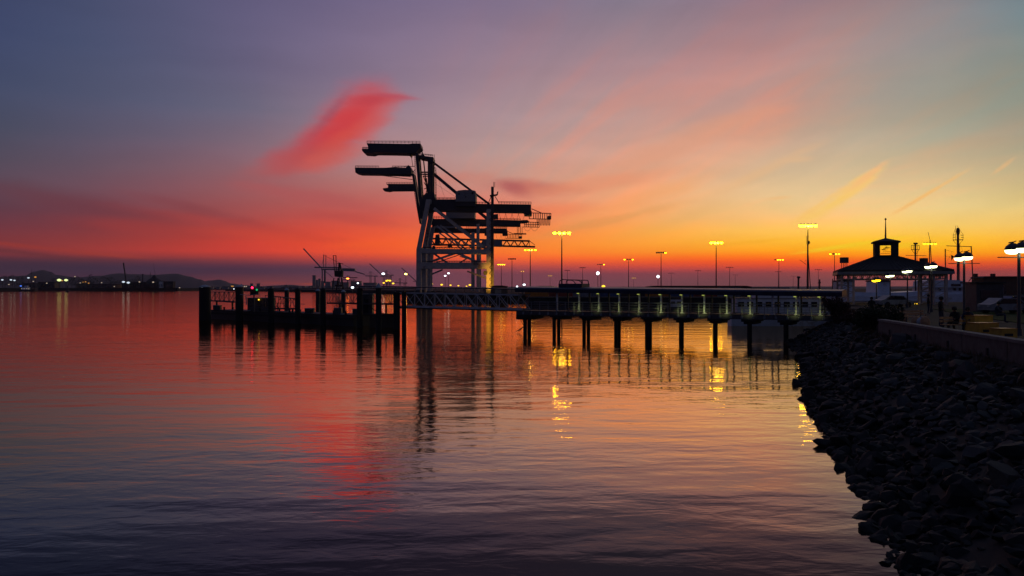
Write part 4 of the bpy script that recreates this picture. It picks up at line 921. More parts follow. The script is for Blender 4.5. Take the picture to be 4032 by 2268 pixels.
# moored boats behind the shore half of the pier
def boat(name, label, px0, px1, d, z_deck, cabins, mt, rz=0, group=None, cat='boat'):
    a, b = W(px0, HY, d), W(px1, HY, d); Ln = b.x - a.x; bm = Ln * .2
    o = empty(name, ((a.x + b.x) / 2, d, 0), label, cat, group, rz)
    st = [(-.5, .75, 0), (-.3, .95, 0), (0, 1, 0), (.3, .85, .08), (.44, .45, .2), (.5, .03, .3)]; v = []; f = []
    for x, w_, up in st:
        for yy, zz in ((-w_ * bm / 2, z_deck + up), (-w_ * bm / 2 * .7, -.3), (w_ * bm / 2 * .7, -.3), (w_ * bm / 2, z_deck + up)): v.append((x * Ln, yy, zz))
    for i in range(len(st) - 1):
        for k in range(4): f.append((i*4+k, i*4+(k+1) % 4, (i+1)*4+(k+1) % 4, (i+1)*4+k))
    f += [(0, 1, 2, 3), tuple(range(len(v)-4, len(v)))[::-1]]
    m = MB(); m.add(v, f); m.build('hull', mt, o, world=False)
    m = MB(); m.box((-.1 * Ln, 0, z_deck + .04), (Ln * .78, bm * .86, .06)); m.build('deck', M_grey, o, world=False)
    for x0, x1, z0, z1 in cabins:
        m = MB(); m.box(((x0 + x1) / 2 * Ln, 0, z_deck + (z0 + z1) / 2 + .07), ((x1 - x0) * Ln, bm * .7, z1 - z0)); cb_ = m.build('cabin', M_white, o, world=False)
        m = MB(); m.box(((x0 + x1) / 2 * Ln, 0, z_deck + z1 + .12), ((x1 - x0) * Ln + .4, bm * .78, .09)); m.build('cabin_roof', M_grey, o, world=False)
        nw = max(int((x1 - x0) * Ln / 1.3), 1)
        for k in range(nw):
            m = MB(); m.box((x0 * Ln + (k + .5) * (x1 - x0) * Ln / nw, -bm * .35 - .02, z_deck + z0 + (z1 - z0) * .62), (.85, .05, (z1 - z0) * .36)); wd = m.build('window', M_glass, cb_, world=False)
    for k in range(int(Ln / 1.2)):
        x = -.48 * Ln + k * 1.2; m = MB(); m.beam((x, -bm * .40, z_deck), (x, -bm * .40, z_deck + .9), .04, .04); m.build('stanchion', M_grey, o, world=False)
    m = MB(); m.beam((-.49 * Ln, -bm * .40, z_deck + .9), (.4 * Ln, -bm * .40, z_deck + .9), .04, .04); m.build('guard_rail', M_grey, o, world=False)
    return o
boat('moored_ferry', 'pale blue-white ferry moored behind the shore half of the pier', 2872, 3330, 112, 1.9, [(-.46, .24, 0, 2.0), (-.3, .05, 2.1, 3.3)], M_white)
boat('moored_launch', 'small dark launch moored behind the middle of the pier', 2600, 2720, 165, 1.4, [(-.2, .2, 0, 1.5)], M_hull, cat='launch')


# ------------------------------------------------------------------ high mast lights of the terminal
def mast_light(px, y, wpx, n, lit, label, zhead=23.5, mt=None, col=(1, .62, .16), lum=None, pole=.2):
    d = (zhead - EYE) * F / (HY - y); c = W(px, y, d); hw = wpx / 2 / F * d
    o = empty('mast_light', (c.x, d, Z_T), label, 'mast light', 'tall lighting masts on the terminal')
    hz = zhead - Z_T
    m = MB(); m.tube((0, 0, 0), (0, 0, hz), pole * 1.4, 8, pole * .7); m.build('pole', M_steel, o, world=False)
    m = MB(); m.tube((-hw, 0, hz), (hw, 0, hz), .09, 6); m.tube((-hw * .5, -.5, hz), (hw * .5, -.5, hz), .07, 6); m.build('crossarm', M_steel, o, world=False)
    for i in range(n):
        x = -hw + 2 * hw * i / (n - 1) if n > 1 else 0
        m = MB(); m.lathe([(.12, .25), (.36, .05), (.44, -.1)], (x, -.25, hz), 8); h = m.build('lamp_housing', M_steel, o, world=False)
        on = lit == 'all' or (isinstance(lit, tuple) and i in lit)
        m = MB(); m.lathe([(.44, -.12), (.48, -.36), (.38, -.58), (.14, -.66)], (x, -.25, hz), 8); m.build('lamp_lens', (mt or E_sod) if on else M_steel, h, world=False)
    if lit:
        ld = bpy.data.lights.new('mast_lamp', 'POINT'); ld.energy = (lum or 500); ld.color = col; ld.shadow_soft_size = .6
        lo = bpy.data.objects.new('mast_lamp', ld); COL.objects.link(lo); lo.parent = o; lo.location = (0, -.6, hz - .9)
    return o
ML = [
 (2212, 914, 56, 4, 'all', 'tall mast with a full row of glowing yellow lamps above the roof hood frame'),
 (2088, 982, 40, 4, 'all', 'mast with glowing yellow lamps just below the latticed crane tail'),
 (1974, 1040, 24, 4, 'all', 'short glowing yellow mast close beside the tallest crane leg'),
 (2016, 1018, 26, 5, None, 'unlit mast with a row of dark lamps between two glowing ones by the crane'),
 (2057, 1067, 9, 2, 'all', 'very small lit mast between the dark one and the mast below the crane tail'),
 (2166, 1085, 12, 3, 'all', 'very small orange mast left of the tall mast above the hood frame'),
 (2234, 1064, 18, 4, None, 'small unlit mast directly behind the roof hood frame'),
 (2294, 1053, 19, 4, None, 'unlit mast just right of the roof hood frame'),
 (2366, 1040, 24, 4, (3,), 'mast with only its end lamp glowing, beside a round white light'),
 (2475, 1020, 32, 4, (0, 3), 'mast with its two end groups of lamps glowing over the pier roof'),
 (2495, 1094, 12, 3, 'all', 'tiny orange mast low over the roof near the third lit post'),
 (2603, 993, 34, 5, (4,), 'tall mostly dark mast beside the lower round white light'),
 (2643, 1075, 20, 4, None, 'short unlit mast at the left end of the long shed roof'),
 (2748, 1065, 20, 4, None, 'unlit mast left of the middle glowing mast'),
 (2820, 953, 40, 4, 'all', 'tall glowing yellow mast standing alone over the middle of the pier roof'),
 (2873, 1052, 24, 4, None, 'unlit mast just right of the middle glowing mast'),
 (2895, 1082, 16, 3, None, 'very short unlit mast right of the middle glowing mast'),
 (3067, 1021, 30, 4, (1, 2, 3), 'mast with three glowing lamps above a second unlit crossarm'),
 (3064, 1069, 20, 4, None, 'unlit low mast lined up behind the three lamp mast'),
 (3123, 1087, 16, 3, None, 'very short unlit mast left of the tall mast with guy poles'),
 (3181, 884, 58, 5, 'all', 'tallest glowing mast beside two leaning ship masts'),
 (3222, 1061, 24, 4, None, 'unlit mast between the tallest glowing mast and the pavilion'),
 (3286, 998, 34, 4, (0, 2, 3), 'glowing mast rising at the corner of the pavilion roof'),
 (3660, 957, 44, 4, 'all', 'glowing mast showing behind the leaning ship mast right of the pavilion'),
]
for i, a in enumerate(ML): mast_light(*a, mt=E_sods if i in (0, 14, 20) else (E_yard if i in (4, 5, 10) else E_sod), lum=250 if i in (0, 1, 14, 20) else 80)
# round white flood lights
for px, y, d, r, lab in ((2354, 1076, 420, .9, 'round white light on a thin pole left of the end lit mast'), (2591, 1089, 430, .8, 'round white light on a thin pole left of the tall dark mast')):
    c = W(px, y, d); o = empty('flood_light', (c.x, d, Z_T), lab, 'flood light'); m = MB(); m.tube((0, 0, 0), (0, 0, c.z - Z_T - r * .8), .14, 6); m.build('pole', M_steel, o, world=False)
    m = MB(); m.lathe([(.1, -r), (r * .8, -r * .6), (r, 0), (r * .8, r * .6), (.1, r)], (0, 0, c.z - Z_T), 10); m.build('globe', E_white, o, world=False)
# low yard lights, each on its pole
def yard(px, y, d, r, mt, label, zg=Z_T, group='small lights of the port yard'):
    c = W(px, y, d); o = empty('yard_light', (c.x, d, min(zg, c.z - 1.0)), label, 'light', group); h = c.z - o.location.z
    m = MB(); m.tube((0, 0, 0), (0, 0, h - r * .7), max(r * .18, .1), 5); m.build('pole', M_steel, o, world=False)
    m = MB(); m.lathe([(.05, -r * .7), (r, -r * .3), (r, r * .3), (.05, r * .7)], (0, 0, h), 8); m.build('lamp', mt, o, world=False); return o
S_Y = 'small yellow light low in the port yard behind the gangway roof'; S_W = 'small white light low in the port yard behind the gangway'
for px, y, d, r in ((1700, 1118, 640, .9), (1739, 1121, 640, 1), (1774, 1123, 640, .8), (1805, 1125, 640, .7), (1837, 1127, 640, .6), (1850, 1122, 640, 1), (1535, 1105, 800, 1.3), (1522, 1106, 800, 1.2), (1511, 1114, 800, 1.1), (1548, 1116, 800, 1.2), (1526, 1104, 800, 1), (2307, 1123, 420, .8), (2376, 1127, 400, .9)): yard(px, y, d, r, E_yard, S_Y)
for px, y, d, r in ((2036, 1128, 420, .5), (2064, 1121, 420, .7), (1409, 1115, 600, .7)): yard(px, y, d, r, E_white, S_W)
yard(1509, 1078, 1300, 2.6, E_white, 'brightest white port light on the raised crane boom left of the big cranes')
yard(1598, 1079, 1300, 2.0, E_sodw, 'pale yellow light on the second raised distant boom')
yard(1753, 1086, 900, 1.2, E_white, 'white light seen under the big crane, lower of the pair')
yard(1766, 1076, 900, 1.3, E_white, 'white light seen under the big crane, upper of the pair')
yard(1369, 1096, 900, 1.5, emat('orange_lamp_glow', (255, 130, 40), 10), 'orange light left of the port cranes over the float', )
yard(1388, 1132, 250, .45, E_white, 'bright white light low above the shore end of the float')
# flood fitting washing the tall crane leg with yellow
fo = empty('leg_flood_light', (Q(1250, 1455, 314).x, 301, Z_T), 'low flood light washing the tallest crane leg yellow', 'flood light')
m = MB(); m.tube((0, 0, 0), (0, 0, 1.2), .12, 6); m.build('post', M_steel, fo, world=False)
m = MB(); m.box((0, .2, 1.4), (.9, .35, .5)); m.build('lamp_housing', M_steel, fo, world=False)
sp_ = bpy.data.lights.new('leg_flood', 'SPOT'); sp_.energy = 22000; sp_.color = (1, .44, .03); sp_.spot_size = math.radians(60); sp_.spot_blend = 1; sp_.shadow_soft_size = .3
so = bpy.data.objects.new('leg_flood', sp_); COL.objects.link(so); so.parent = fo; so.location = (0.3, .5, 1.7); so.rotation_euler = Vector((3.5, 14, 4.5)).to_track_quat('-Z', 'Y').to_euler()

# ------------------------------------------------------------------ far left shore
def tree(px, yt, d, wd, label):
    c = W(px, yt, d); o = empty('shore_tree', (c.x, d, 5.6), label, 'tree', 'trees along the far shore'); h = c.z - 5.6; w_ = wd * d / F
    m = MB(); m.tube((0, 0, 0), (0, 0, h * .6), .4, 5, .2); m.build('trunk', M_trunk, o, world=False)
    rnd = random.Random(px); m = MB()
    for _ in range(260):
        th = rnd.uniform(0, 2*PI); u = rnd.random() ** .5; zz = rnd.uniform(.22, 1); rad = w_ / 2 * math.sin(PI * min(zz * .9 + .05, 1)) ** .6
        p = Vector((math.cos(th) * rad * u, math.sin(th) * rad * u, zz * h)); s_ = rnd.uniform(.5, 1.2)
        a = Vector((rnd.gauss(0, 1), rnd.gauss(0, 1), rnd.gauss(0, 1))).normalized() * s_; b = Vector((rnd.gauss(0, 1), rnd.gauss(0, 1), rnd.gauss(0, 1))).normalized() * s_
        m.add([p, p + a, p + a + b, p + b], [(0, 1, 2, 3)])
    m.build('crown', M_leaf, o, world=False)
M_trunk = mat('tree_bark', (.05, .035, .025), .9, var=.3, scale=3); M_leaf = mat('dark_foliage', (.03, .045, .02), .9, var=.5, scale=.6)
T1 = 'dark round tree among the lights of the far shore'
for px, yt, wd in ((20, 1086, 55), (50, 1083, 45), (78, 1092, 40), (215, 1096, 40), (283, 1092, 40), (298, 1088, 45), (318, 1097, 35), (356, 1081, 30), (378, 1095, 40), (410, 1090, 55), (435, 1092, 45), (450, 1108, 40), (543, 1088, 30), (520, 1100, 60), (340, 1104, 50), (470, 1104, 45)):
    tree(px, yt, 1440 + (px % 7) * 12, wd, T1)
def far_block(px0, px1, yt, d, mt, label, roof=None, zb=5.6, name='harbour_building', nwin=0):
    a, b = W(px0, yt, d), W(px1, yt, d); o = empty(name, ((a.x + b.x) / 2, d, zb), label, 'building'); w_ = b.x - a.x; h = a.z - zb
    m = MB(); m.box((0, w_ * .3, h / 2), (w_, w_ * .6, h)); m.build('wall', mt, o, world=False)
    m = MB(); m.box((0, w_ * .3, h + .5), (w_ + 1.2, w_ * .6 + 1.2, 1)); m.build('roof', M_roofdark, o, world=False)
    for i in range(nwin): m = MB(); m.box((-w_ / 2 + (i + .5) * w_ / nwin, -.1, h * .35), (w_ / nwin * .45, .2, h * .45)); m.build('window', M_glass, o, world=False)
    return o
far_block(86, 140, 1117, 1380, M_steel, 'low dark waterfront building behind the far moored tug', nwin=4)
far_block(150, 215, 1112, 1400, M_steel, 'low waterfront building with a lit front left of the twin floodlights', nwin=5)
far_block(300, 450, 1120, 1390, M_steel, 'long low dark warehouse under the far shore trees', nwin=8)
far_block(480, 560, 1112, 1400, M_black, 'dark warehouse beneath the two white far floodlights', nwin=4)
far_block(626, 641, 1108, 1395, M_white, 'narrow pale building with two dark doors on the far shore', nwin=2)
far_block(645, 681, 1110, 1395, M_black, 'black boxy tank building next to the narrow pale one', nwin=1)
o = empty('domed_hall', W(592, HY, 1400), 'big dark domed hall with a mast on the far shore', 'building'); o.location.z = 5.6
k = 1400 / F
m = MB(); m.lathe([(33 * k, 0), (33 * k, 17 * k), (28 * k, 27 * k), (18 * k, 36 * k), (10 * k, 41 * k), (8 * k, 45 * k), (.3, 52 * k)], (0, 15, 0), 20); m.build('dome', M_black, o, world=False)
m = MB(); m.tube((0, 0, 40 * k), (0, 0, 62 * k), .4, 5); m.build('mast', M_steel, o, world=False)
m = MB(); m.tube((12 * k * 2.2, 0, 0), (12 * k * 1.0, 0, 98 * k), .35, 5, .2); m.build('guyed_mast', M_steel, o, world=False)
far_block(560, 563, 1081, 1390, M_black, 'thin dark chimney left of the domed hall', name='chimney')
o = empty('mobile_crane', W(497, HY, 1380), 'slim leaning crane jib over the far shore warehouse', 'crane'); o.location.z = 5.6
m = MB(); a, b = W(486, 1035, 1380), W(497, 1112, 1380); og = o.location; m.beam(a - og, b - og, 1.6, 1.6); m.build('jib', M_black, o, world=False); m = MB(); m.box((0, 0, 3.5), (9, 6, 7)); m.build('cab', M_black, o, world=False)
# moored tug and a patrol ship at far left
def ship(px0, px1, d, label, masts, lit=True):
    a, b = W(px0, HY, d), W(px1, HY, d); L_ = b.x - a.x; o = empty('moored_tug', ((a.x + b.x) / 2, d, 0), label, 'tug')
    m = MB(); m.prism([(-L_/2, 2.6), (-L_/2 + 2, -.5), (L_/2 - 3, -.5), (L_/2, 3.6), (L_/4, 2.8)], -4, 4); m.build('hull', M_hull, o, world=False)
    m = MB(); m.box((-L_ * .05, 0, 4.6), (L_ * .45, 6, 4)); m.build('deckhouse', M_white, o, world=False); m = MB(); m.box((0, 0, 8), (L_ * .2, 5, 2.6)); m.build('wheelhouse', M_white, o, world=False)
    for x, h in masts: m = MB(); m.tube((x, 0, 5), (x, 0, h), .5, 5, .2); m.tube((x - 2, 0, h * .8), (x + 2, 0, h * .8), .25, 5); m.build('mast', M_steel, o, world=False)
    for x in (-6, -2, 2, 5): m = MB(); m.box((x, -3.2, 4.5), (1.2, .3, .8)); m.build('lit_window', E_faint, o, world=False)
ship(78, 132, 1230, 'far moored tug with lit windows and a tall mast', [(8, 36), (-6, 26)])
o = empty('channel_buoy', W(266, HY, 1080), 'small dark channel buoy on the water below the twin floodlights', 'buoy'); o.location.z = 0
m = MB(); m.lathe([(3.2, -.5), (3.2, 1.2), (1.2, 2), (.5, 6), (.5, 8.5), (.05, 9)], (0, 0, 0), 12); m.build('body', M_hull, o, world=False)
FW = 'small white light among the trees of the far shore'; FY = 'small amber light on the far shore'
for px, y, r, mt, lb in ((9, 1102, 1.7, E_farw, FW), (43, 1102, 1.7, E_farw, FW), (57, 1104, 1.5, E_farw, FW), (112, 1094, 1.6, E_farw, FW), (131, 1108, 1.0, E_faint, FW), (184, 1115, 1.2, E_faint, FW), (295, 1089, 1.2, E_faint, FW), (316, 1114, 1.1, E_faint, FW), (400, 1113, 1.1, E_faint, FW), (450, 1128, 1.0, E_faint, FW), (549, 1110, 1.5, E_faint, FW), (603, 1111, 1.7, E_faint, FW), (707, 1133, 1.2, E_faint, FW), (245, 1105, 1.4, E_dim, FY), (139, 1091, 1.6, E_dim, FY), (337, 1110, 1.1, E_dim, FY), (349, 1115, 1.2, E_dim, FY), (327, 1111, .9, E_dim, FY), (35, 1120, 1.1, E_faint, FW), (82, 1126, 1.5, emat('blue_lamp_glow', (60, 110, 230), 1.5), 'small blue light beside the far moored tug')):
    yard(px, y, 1225 if px < 140 else 1370, r, mt, lb, 5.6, 'small lights of the far shore')
yard(233, 1103, 1360, 3.4, E_farg, 'pale yellow floodlight, wider one of the bright pair on the far shore', 5.6); yard(260, 1103, 1360, 3.0, E_farg, 'greenish white floodlight, second of the bright pair on the far shore', 5.6)
yard(486, 1110, 1360, 2.5, E_farw, 'bright white floodlight under the leaning crane jib', 5.6); yard(505, 1113, 1360, 2.7, E_farw, 'bright bluish white floodlight just right of the leaning jib', 5.6)
yard(795, 1133, 131, .15, E_white, 'white navigation light on top of the thickest pile', 5.4)
for px, y in ((912, 1127), (917, 1127), (963, 1128), (971, 1128)): yard(px, y, 2500, 2.6, E_dim if px < 940 else E_faint, 'faint light near the skyline between the float piles', 5.6, 'skyline lights')
yard(921, 1138, 2200, 1.6, E_white, 'tiny white light low beside the navigation board pile', 5.6, 'skyline lights')
# far city skyline between the hills and the port
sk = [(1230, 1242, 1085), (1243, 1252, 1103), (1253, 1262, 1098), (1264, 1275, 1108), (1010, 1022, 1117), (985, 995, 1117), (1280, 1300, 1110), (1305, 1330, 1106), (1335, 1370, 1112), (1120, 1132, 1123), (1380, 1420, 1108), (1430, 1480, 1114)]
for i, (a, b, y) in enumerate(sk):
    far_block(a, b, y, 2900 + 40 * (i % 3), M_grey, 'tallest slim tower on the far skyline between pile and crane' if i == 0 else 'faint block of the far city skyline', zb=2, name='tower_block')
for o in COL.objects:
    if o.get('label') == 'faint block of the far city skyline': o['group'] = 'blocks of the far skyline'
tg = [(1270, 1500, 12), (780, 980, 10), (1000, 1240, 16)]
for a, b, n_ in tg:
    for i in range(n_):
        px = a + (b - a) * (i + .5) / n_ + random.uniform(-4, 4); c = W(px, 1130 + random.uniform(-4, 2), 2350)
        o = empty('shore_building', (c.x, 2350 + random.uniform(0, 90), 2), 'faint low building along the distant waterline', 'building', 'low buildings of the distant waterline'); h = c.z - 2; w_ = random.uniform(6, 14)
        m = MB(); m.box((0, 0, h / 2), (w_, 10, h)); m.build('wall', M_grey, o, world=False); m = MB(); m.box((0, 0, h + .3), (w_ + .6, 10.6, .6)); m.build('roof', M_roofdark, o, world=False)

ORD = ['first', 'second', 'third', 'fourth', 'fifth', 'sixth', 'seventh', 'eighth', 'ninth', 'tenth', 'eleventh', 'twelfth', 'thirteenth', 'fourteenth', 'fifteenth', 'sixteenth']
for lab, fmt in ((T1, 'dark round tree on the far shore, %s from the picture edge'), (FW, 'small white light on the far shore, %s from the picture edge'), (FY, 'small amber light on the far shore, %s from the picture edge'),
                 (S_Y, 'low yellow port yard light behind the gangway roof, %s counted toward the pavilion'), (S_W, 'low white port yard light behind the gangway, %s counted toward the pavilion'), ('faint block of the far city skyline', 'faint block of the far city skyline, %s counted toward the cranes')):
    os_ = sorted([o for o in COL.objects if o.get('label') == lab], key=lambda o: o.location.x / o.location.y)
    for i, o in enumerate(os_): o['label'] = fmt % ORD[i]

# ------------------------------------------------------------------ promenade lamps
def lx(px, d): return (px - 2016) / F * d
def prom_lamp(px, yl, d, label, lit_w, mt, twin=True, arm=True, energy=60, col=(1, 1, .72)):
    """yl: row of the luminous lens"""
    c = W(px, yl, d); o = empty('promenade_lamp', (c.x, d, Z_P), label, 'street lamp', 'lamps along the promenade'); h = c.z - Z_P
    m = MB(); m.tube((0, 0, 0), (0, 0, .35), .17, 12, .13); m.build('base', M_steel, o, world=False)
    m = MB(); m.tube((0, 0, .35), (0, 0, h + .02), .085, 12, .07); m.build('pole', M_steel, o, world=False)
    if arm: m = MB(); m.tube((-1.05, 0, h - .38), (1.05, 0, h - .38), .028, 6); m.build('banner_arm', M_steel, o, world=False)
    for dx, dy, dz in (((-.14, .25, -.03), (.14, -.1, .03)) if twin else ((0, 0, 0),)):
        m = MB(); m.lathe([(.36, .03), (.35, .12), (.30, .22), (.20, .31), (.10, .36), (.03, .38)], (dx, dy, h + dz), 18); sh_ = m.build('shade', M_steel, o, smooth=False, world=False)
        m = MB(); m.lathe([(.35, .025), (.34, -.06), (.27, -.15), (.1, -.19)], (dx, dy, h + dz), 18); m.build('lens', mt, sh_, world=False)
        m = MB(); m.tube((dx - .2, dy, h + dz + .38), (dx + .05, dy, h + dz + .42), .035, 6); m.tube((dx + .03, dy, h + dz + .42), (dx + .17, dy, h + dz + .48), .025, 6); m.build('bracket', M_steel, sh_, world=False)
    ld = bpy.data.lights.new('street_lamp_light', 'POINT'); ld.energy = energy; ld.color = col; ld.shadow_soft_size = .15
    lo = bpy.data.objects.new('street_lamp_light', ld); COL.objects.link(lo); lo.parent = o; lo.location = (0, -.1, h - .3)
prom_lamp(4012, 983, 38, 'nearest twin shaded street lamp at the picture edge with long banner arm', 1, E_green, energy=4)
prom_lamp(3796, 1015, 52, 'twin shaded street lamp in front of the ship masts', 1, E_green, energy=4)
prom_lamp(3667, 1049, 74, 'twin shaded street lamp before the corner of the pavilion roof', 1, E_green, energy=4)
prom_lamp(3573, 1068, 92, 'street lamp glowing in front of the pavilion truss', 1, E_green, energy=4)
prom_lamp(3505, 1086, 104, 'street lamp glowing before the wider white ship funnel', 1, E_green, arm=False, energy=4)
prom_lamp(3451, 1104, 107, 'smallest street lamp, amber, under the middle of the pavilion', 1, E_sod, arm=False, energy=1.5, col=(1, .6, .2))

# ------------------------------------------------------------------ pavilion
M_truss = mat('pavilion_truss_paint', (.40, .36, .37), .6, var=.2, scale=1.5)
PD = 110.0; K = PD / F
def V(px, y, d=PD): return W(px, y, d)
zg = Z_P
xm = (3497 - 2016) / F * 116.5; x0, x1 = xm - 6.8, xm + 6.8; dep = 13.0
ze = V(0, 1062).z; zc = V(0, 1010).z; yc = PD + dep / 2
kc = (yc) / F
pav = empty('ferry_pavilion', (xm, yc, zg), 'open ferry pavilion with hipped dark roof, white trusses and a square cupola', 'pavilion')
zc2 = W(0, 1009, yc - 1.8).z; cx = xm - .35; hc = 1.6
zc3 = W(0, 955, yc - hc).z; zap = W(0, 937, yc).z; zsp = W(0, 859, yc).z
def quad(m, pts, n=(0, 0, -.25)):
    n = Vector(n); k = len(pts); return m.add([Vector(p) for p in pts] + [Vector(p) + n for p in pts], [tuple(range(k)), tuple(range(k, 2*k))[::-1]] + [(i, (i+1) % k, k + (i+1) % k, k + i) for i in range(k)])
E4 = [(x0 - .6, PD - .6, ze), (x1 + .8, PD - .6, ze), (x1 + .8, PD + dep + .6, ze), (x0 - .6, PD + dep + .6, ze)]
C4 = [(cx - hc, yc - hc, zc2), (cx + hc, yc - hc, zc2), (cx + hc, yc + hc, zc2), (cx - hc, yc + hc, zc2)]
for i in range(4):
    j = (i + 1) % 4; m = MB(); quad(m, [E4[i], E4[j], C4[j], C4[i]]); rf = m.build('roof_slope', M_roofdark, pav)
    for k in range(1, 22):   # standing seams
        t = k / 22; a = Vector(E4[i]).lerp(Vector(E4[j]), t); b = Vector(C4[i]).lerp(Vector(C4[j]), t)
        if i in (0, 3): m = MB(); m.beam(a + Vector((0, 0, .04)), b + Vector((0, 0, .04)), .07, .07); m.build('roof_seam', M_roofdark, pav)
for i in range(4):
    j = (i + 1) % 4; a, b = Vector(E4[i]), Vector(E4[j]); m = MB(); m.beam(a - Vector((0, 0, .45)), b - Vector((0, 0, .45)), .12, .4); m.build('fascia', M_grey, pav)
# cupola: solid sides with square openings, low hipped cap, finial
cu = MB()
wz0, wz1 = W(0, 1004, yc - hc).z, W(0, 966, yc - hc).z; ow = .73; ox = -.18
for sgn, ax in ((-1, 'y'), (1, 'y'), (-1, 'x'), (1, 'x')):
    o_x = ox if ax == 'y' else 0
    if ax == 'y' and sgn == 1:
        for q_ in (-1, 1): cu.box((cx + q_ * (hc - .2), yc + hc - .1, (zc2 + zc3) / 2), (.4, .2, zc3 - zc2))
        continue
    for (a0, a1, b0, b1) in ((-hc, o_x - ow, zc2 - .1, zc3), (o_x + ow, hc, zc2 - .1, zc3), (o_x - ow, o_x + ow, zc2 - .1, wz0), (o_x - ow, o_x + ow, wz1, zc3)):
        c_ = (a0 + a1) / 2; s_ = a1 - a0
        if ax == 'y': cu.box((cx + c_, yc + sgn * (hc - .1), (b0 + b1) / 2), (s_, .2, b1 - b0))
        else:
            a0b, a1b = max(a0, -hc + .2), min(a1, hc - .2); cu.box((cx + sgn * (hc - .1), yc + (a0b + a1b) / 2, (b0 + b1) / 2), (.2, a1b - a0b, b1 - b0))
cup = cu.build('cupola', M_roofdark, pav)
m = MB(); o4 = [(cx - hc - .25, yc - hc - .25), (cx + hc + .25, yc - hc - .25), (cx + hc + .25, yc + hc + .25), (cx - hc - .25, yc + hc + .25)]
m.add([(x, y, zc3) for x, y in o4] + [(x, y, zc3 + .22) for x, y in o4] + [(cx, yc, zap)], [(3,2,1,0), (0,1,5,4), (1,2,6,5), (2,3,7,6), (3,0,4,7), (4,5,8), (5,6,8), (6,7,8), (7,4,8)]); m.build('cupola_roof', M_roofdark, cup)
m = MB(); m.tube((cx, yc, zap - .1), (cx, yc, zsp - .3), .14, 8, .05); m.build('flagstaff', M_steel, cup); m = MB(); m.lathe([(.02, -.2), (.17, 0), (.02, .2)], (cx, yc, zsp - .15), 8); m.build('finial_ball', M_steel, cup)
# sign in the cupola opening: a ferry over waves cut in dark metal, two lines of lettering below it
sg = MB(); yS = yc - hc + .1; cxs = cx + ox
def sp2(u, v): return (cxs - ow + u * 2 * ow, wz1 - v * (wz1 - wz0))
def sgn_poly(pts): m = MB(); m.prism([sp2(*p) for p in pts], yS - .03, yS + .03); m.build('ferry_emblem', M_black, cup)
sgn_poly([(.25, .33), (.5, .19), (.6, .14), (.8, .16), (.72, .19), (.5, .25), (.46, .27), (.7, .23), (.9, .2), (.92, .24), (.8, .3), (.5, .33)])
sgn_poly([(.12, .38), (.4, .40), (.62, .46), (.8, .48), (.55, .50), (.25, .49), (.15, .43)])
sgn_poly([(.5, .09), (.64, .08), (.62, .11), (.5, .12)])
def text_obj(txt, size, loc, rot, m, parent, ext=.02, name='lettering'):
    cv = bpy.data.curves.new(name, 'FONT'); cv.body = txt; cv.size = size; cv.extrude = ext; cv.align_x = 'CENTER'
    t = bpy.data.objects.new(name, cv); COL.objects.link(t); dg = bpy.context.evaluated_depsgraph_get(); me = bpy.data.meshes.new_from_object(t.evaluated_get(dg)); bpy.data.objects.remove(t); me.transform(Matrix.Translation(loc) @ Matrix.Rotation(rot, 4, 'X')); me.materials.clear(); me.materials.append(m)
    o = link_mesh(name, me, parent); o.location = -(Vector(parent.location) + (Vector(parent.parent.location) if parent.parent else Vector())) ; return o
m = MB(); a, b = sp2(.27, .63), sp2(.95, .66); m.prism([a, (b[0], a[1]), b, (a[0], b[1])], yS - .03, yS + .03); m.build('sign_line', M_black, cup)
for k in range(9):   # too small to read in the photograph: a row of letter-sized bars
    a, b = sp2(.09 + k * .095, .78), sp2(.09 + k * .095 + .06, .85); m = MB(); m.prism([a, (b[0], a[1]), b, (a[0], b[1])], yS - .02, yS + .02); m.build('sign_line', M_brick, cup)
# trusses and columns
tz0, tz1 = V(0, 1098).z, V(0, 1075).z
def truss_run(a, b, z0, z1, n, mt=M_truss, w=.14):
    a, b = Vector(a), Vector(b)
    for z in (z0, z1): m = MB(); m.beam((a.x, a.y, z), (b.x, b.y, z), w, w); m.build('truss_chord', mt, pav)
    for i in range(n):
        p, q = a.lerp(b, i / n), a.lerp(b, (i + 1) / n); mid_ = (p + q) / 2
        m = MB(); m.beam((p.x, p.y, z0), (p.x, p.y, z1), w * .7, w * .7); m.build('truss_post', mt, pav)
        m = MB(); m.beam((p.x, p.y, z0), (mid_.x, mid_.y, z1), w * .6, w * .6); m.beam((mid_.x, mid_.y, z1), (q.x, q.y, z0), w * .6, w * .6); m.build('truss_web', mt, pav)
truss_run((x0, PD, 0), (x1, PD, 0), tz0, tz1, 15); truss_run((x0, PD + dep, 0), (x1, PD + dep, 0), tz0, tz1, 15); truss_run((x0, PD, 0), (x0, PD + dep, 0), tz0, tz1, 8); truss_run((x1, PD, 0), (x1, PD + dep, 0), tz0, tz1, 8)
def lattice_col(x, y, w=1.6):
    for dx, dy in ((0, 0), (w, 0), (0, w), (w, w)): m = MB(); m.beam((x + dx, y + dy, zg), (x + dx, y + dy, ze - .4), .2, .2); m.build('column', M_truss, pav)
    n = 4; hh = (tz0 - zg) / n
    for i in range(n):
        za, zb_ = zg + i * hh, zg + (i + 1) * hh; m = MB()
        m.beam((x, y, za), (x + w, y, zb_), .1, .1); m.beam((x, y, zb_), (x + w, y, zb_), .1, .1); m.build('column_lacing', M_truss, pav)
        m = MB(); m.beam((x, y + w, zb_), (x, y, za), .1, .1); m.beam((x, y, zb_), (x, y + w, zb_), .1, .1); m.build('column_lacing', M_truss, pav)
for x in (x0, x1 - 1.6):
    for y in (PD, PD + dep - 1.6): lattice_col(x, y)
lattice_col(x0 + (x1 - x0) * .76, PD + 1, 1.4)
pav.rotation_euler.z = math.radians(-20)
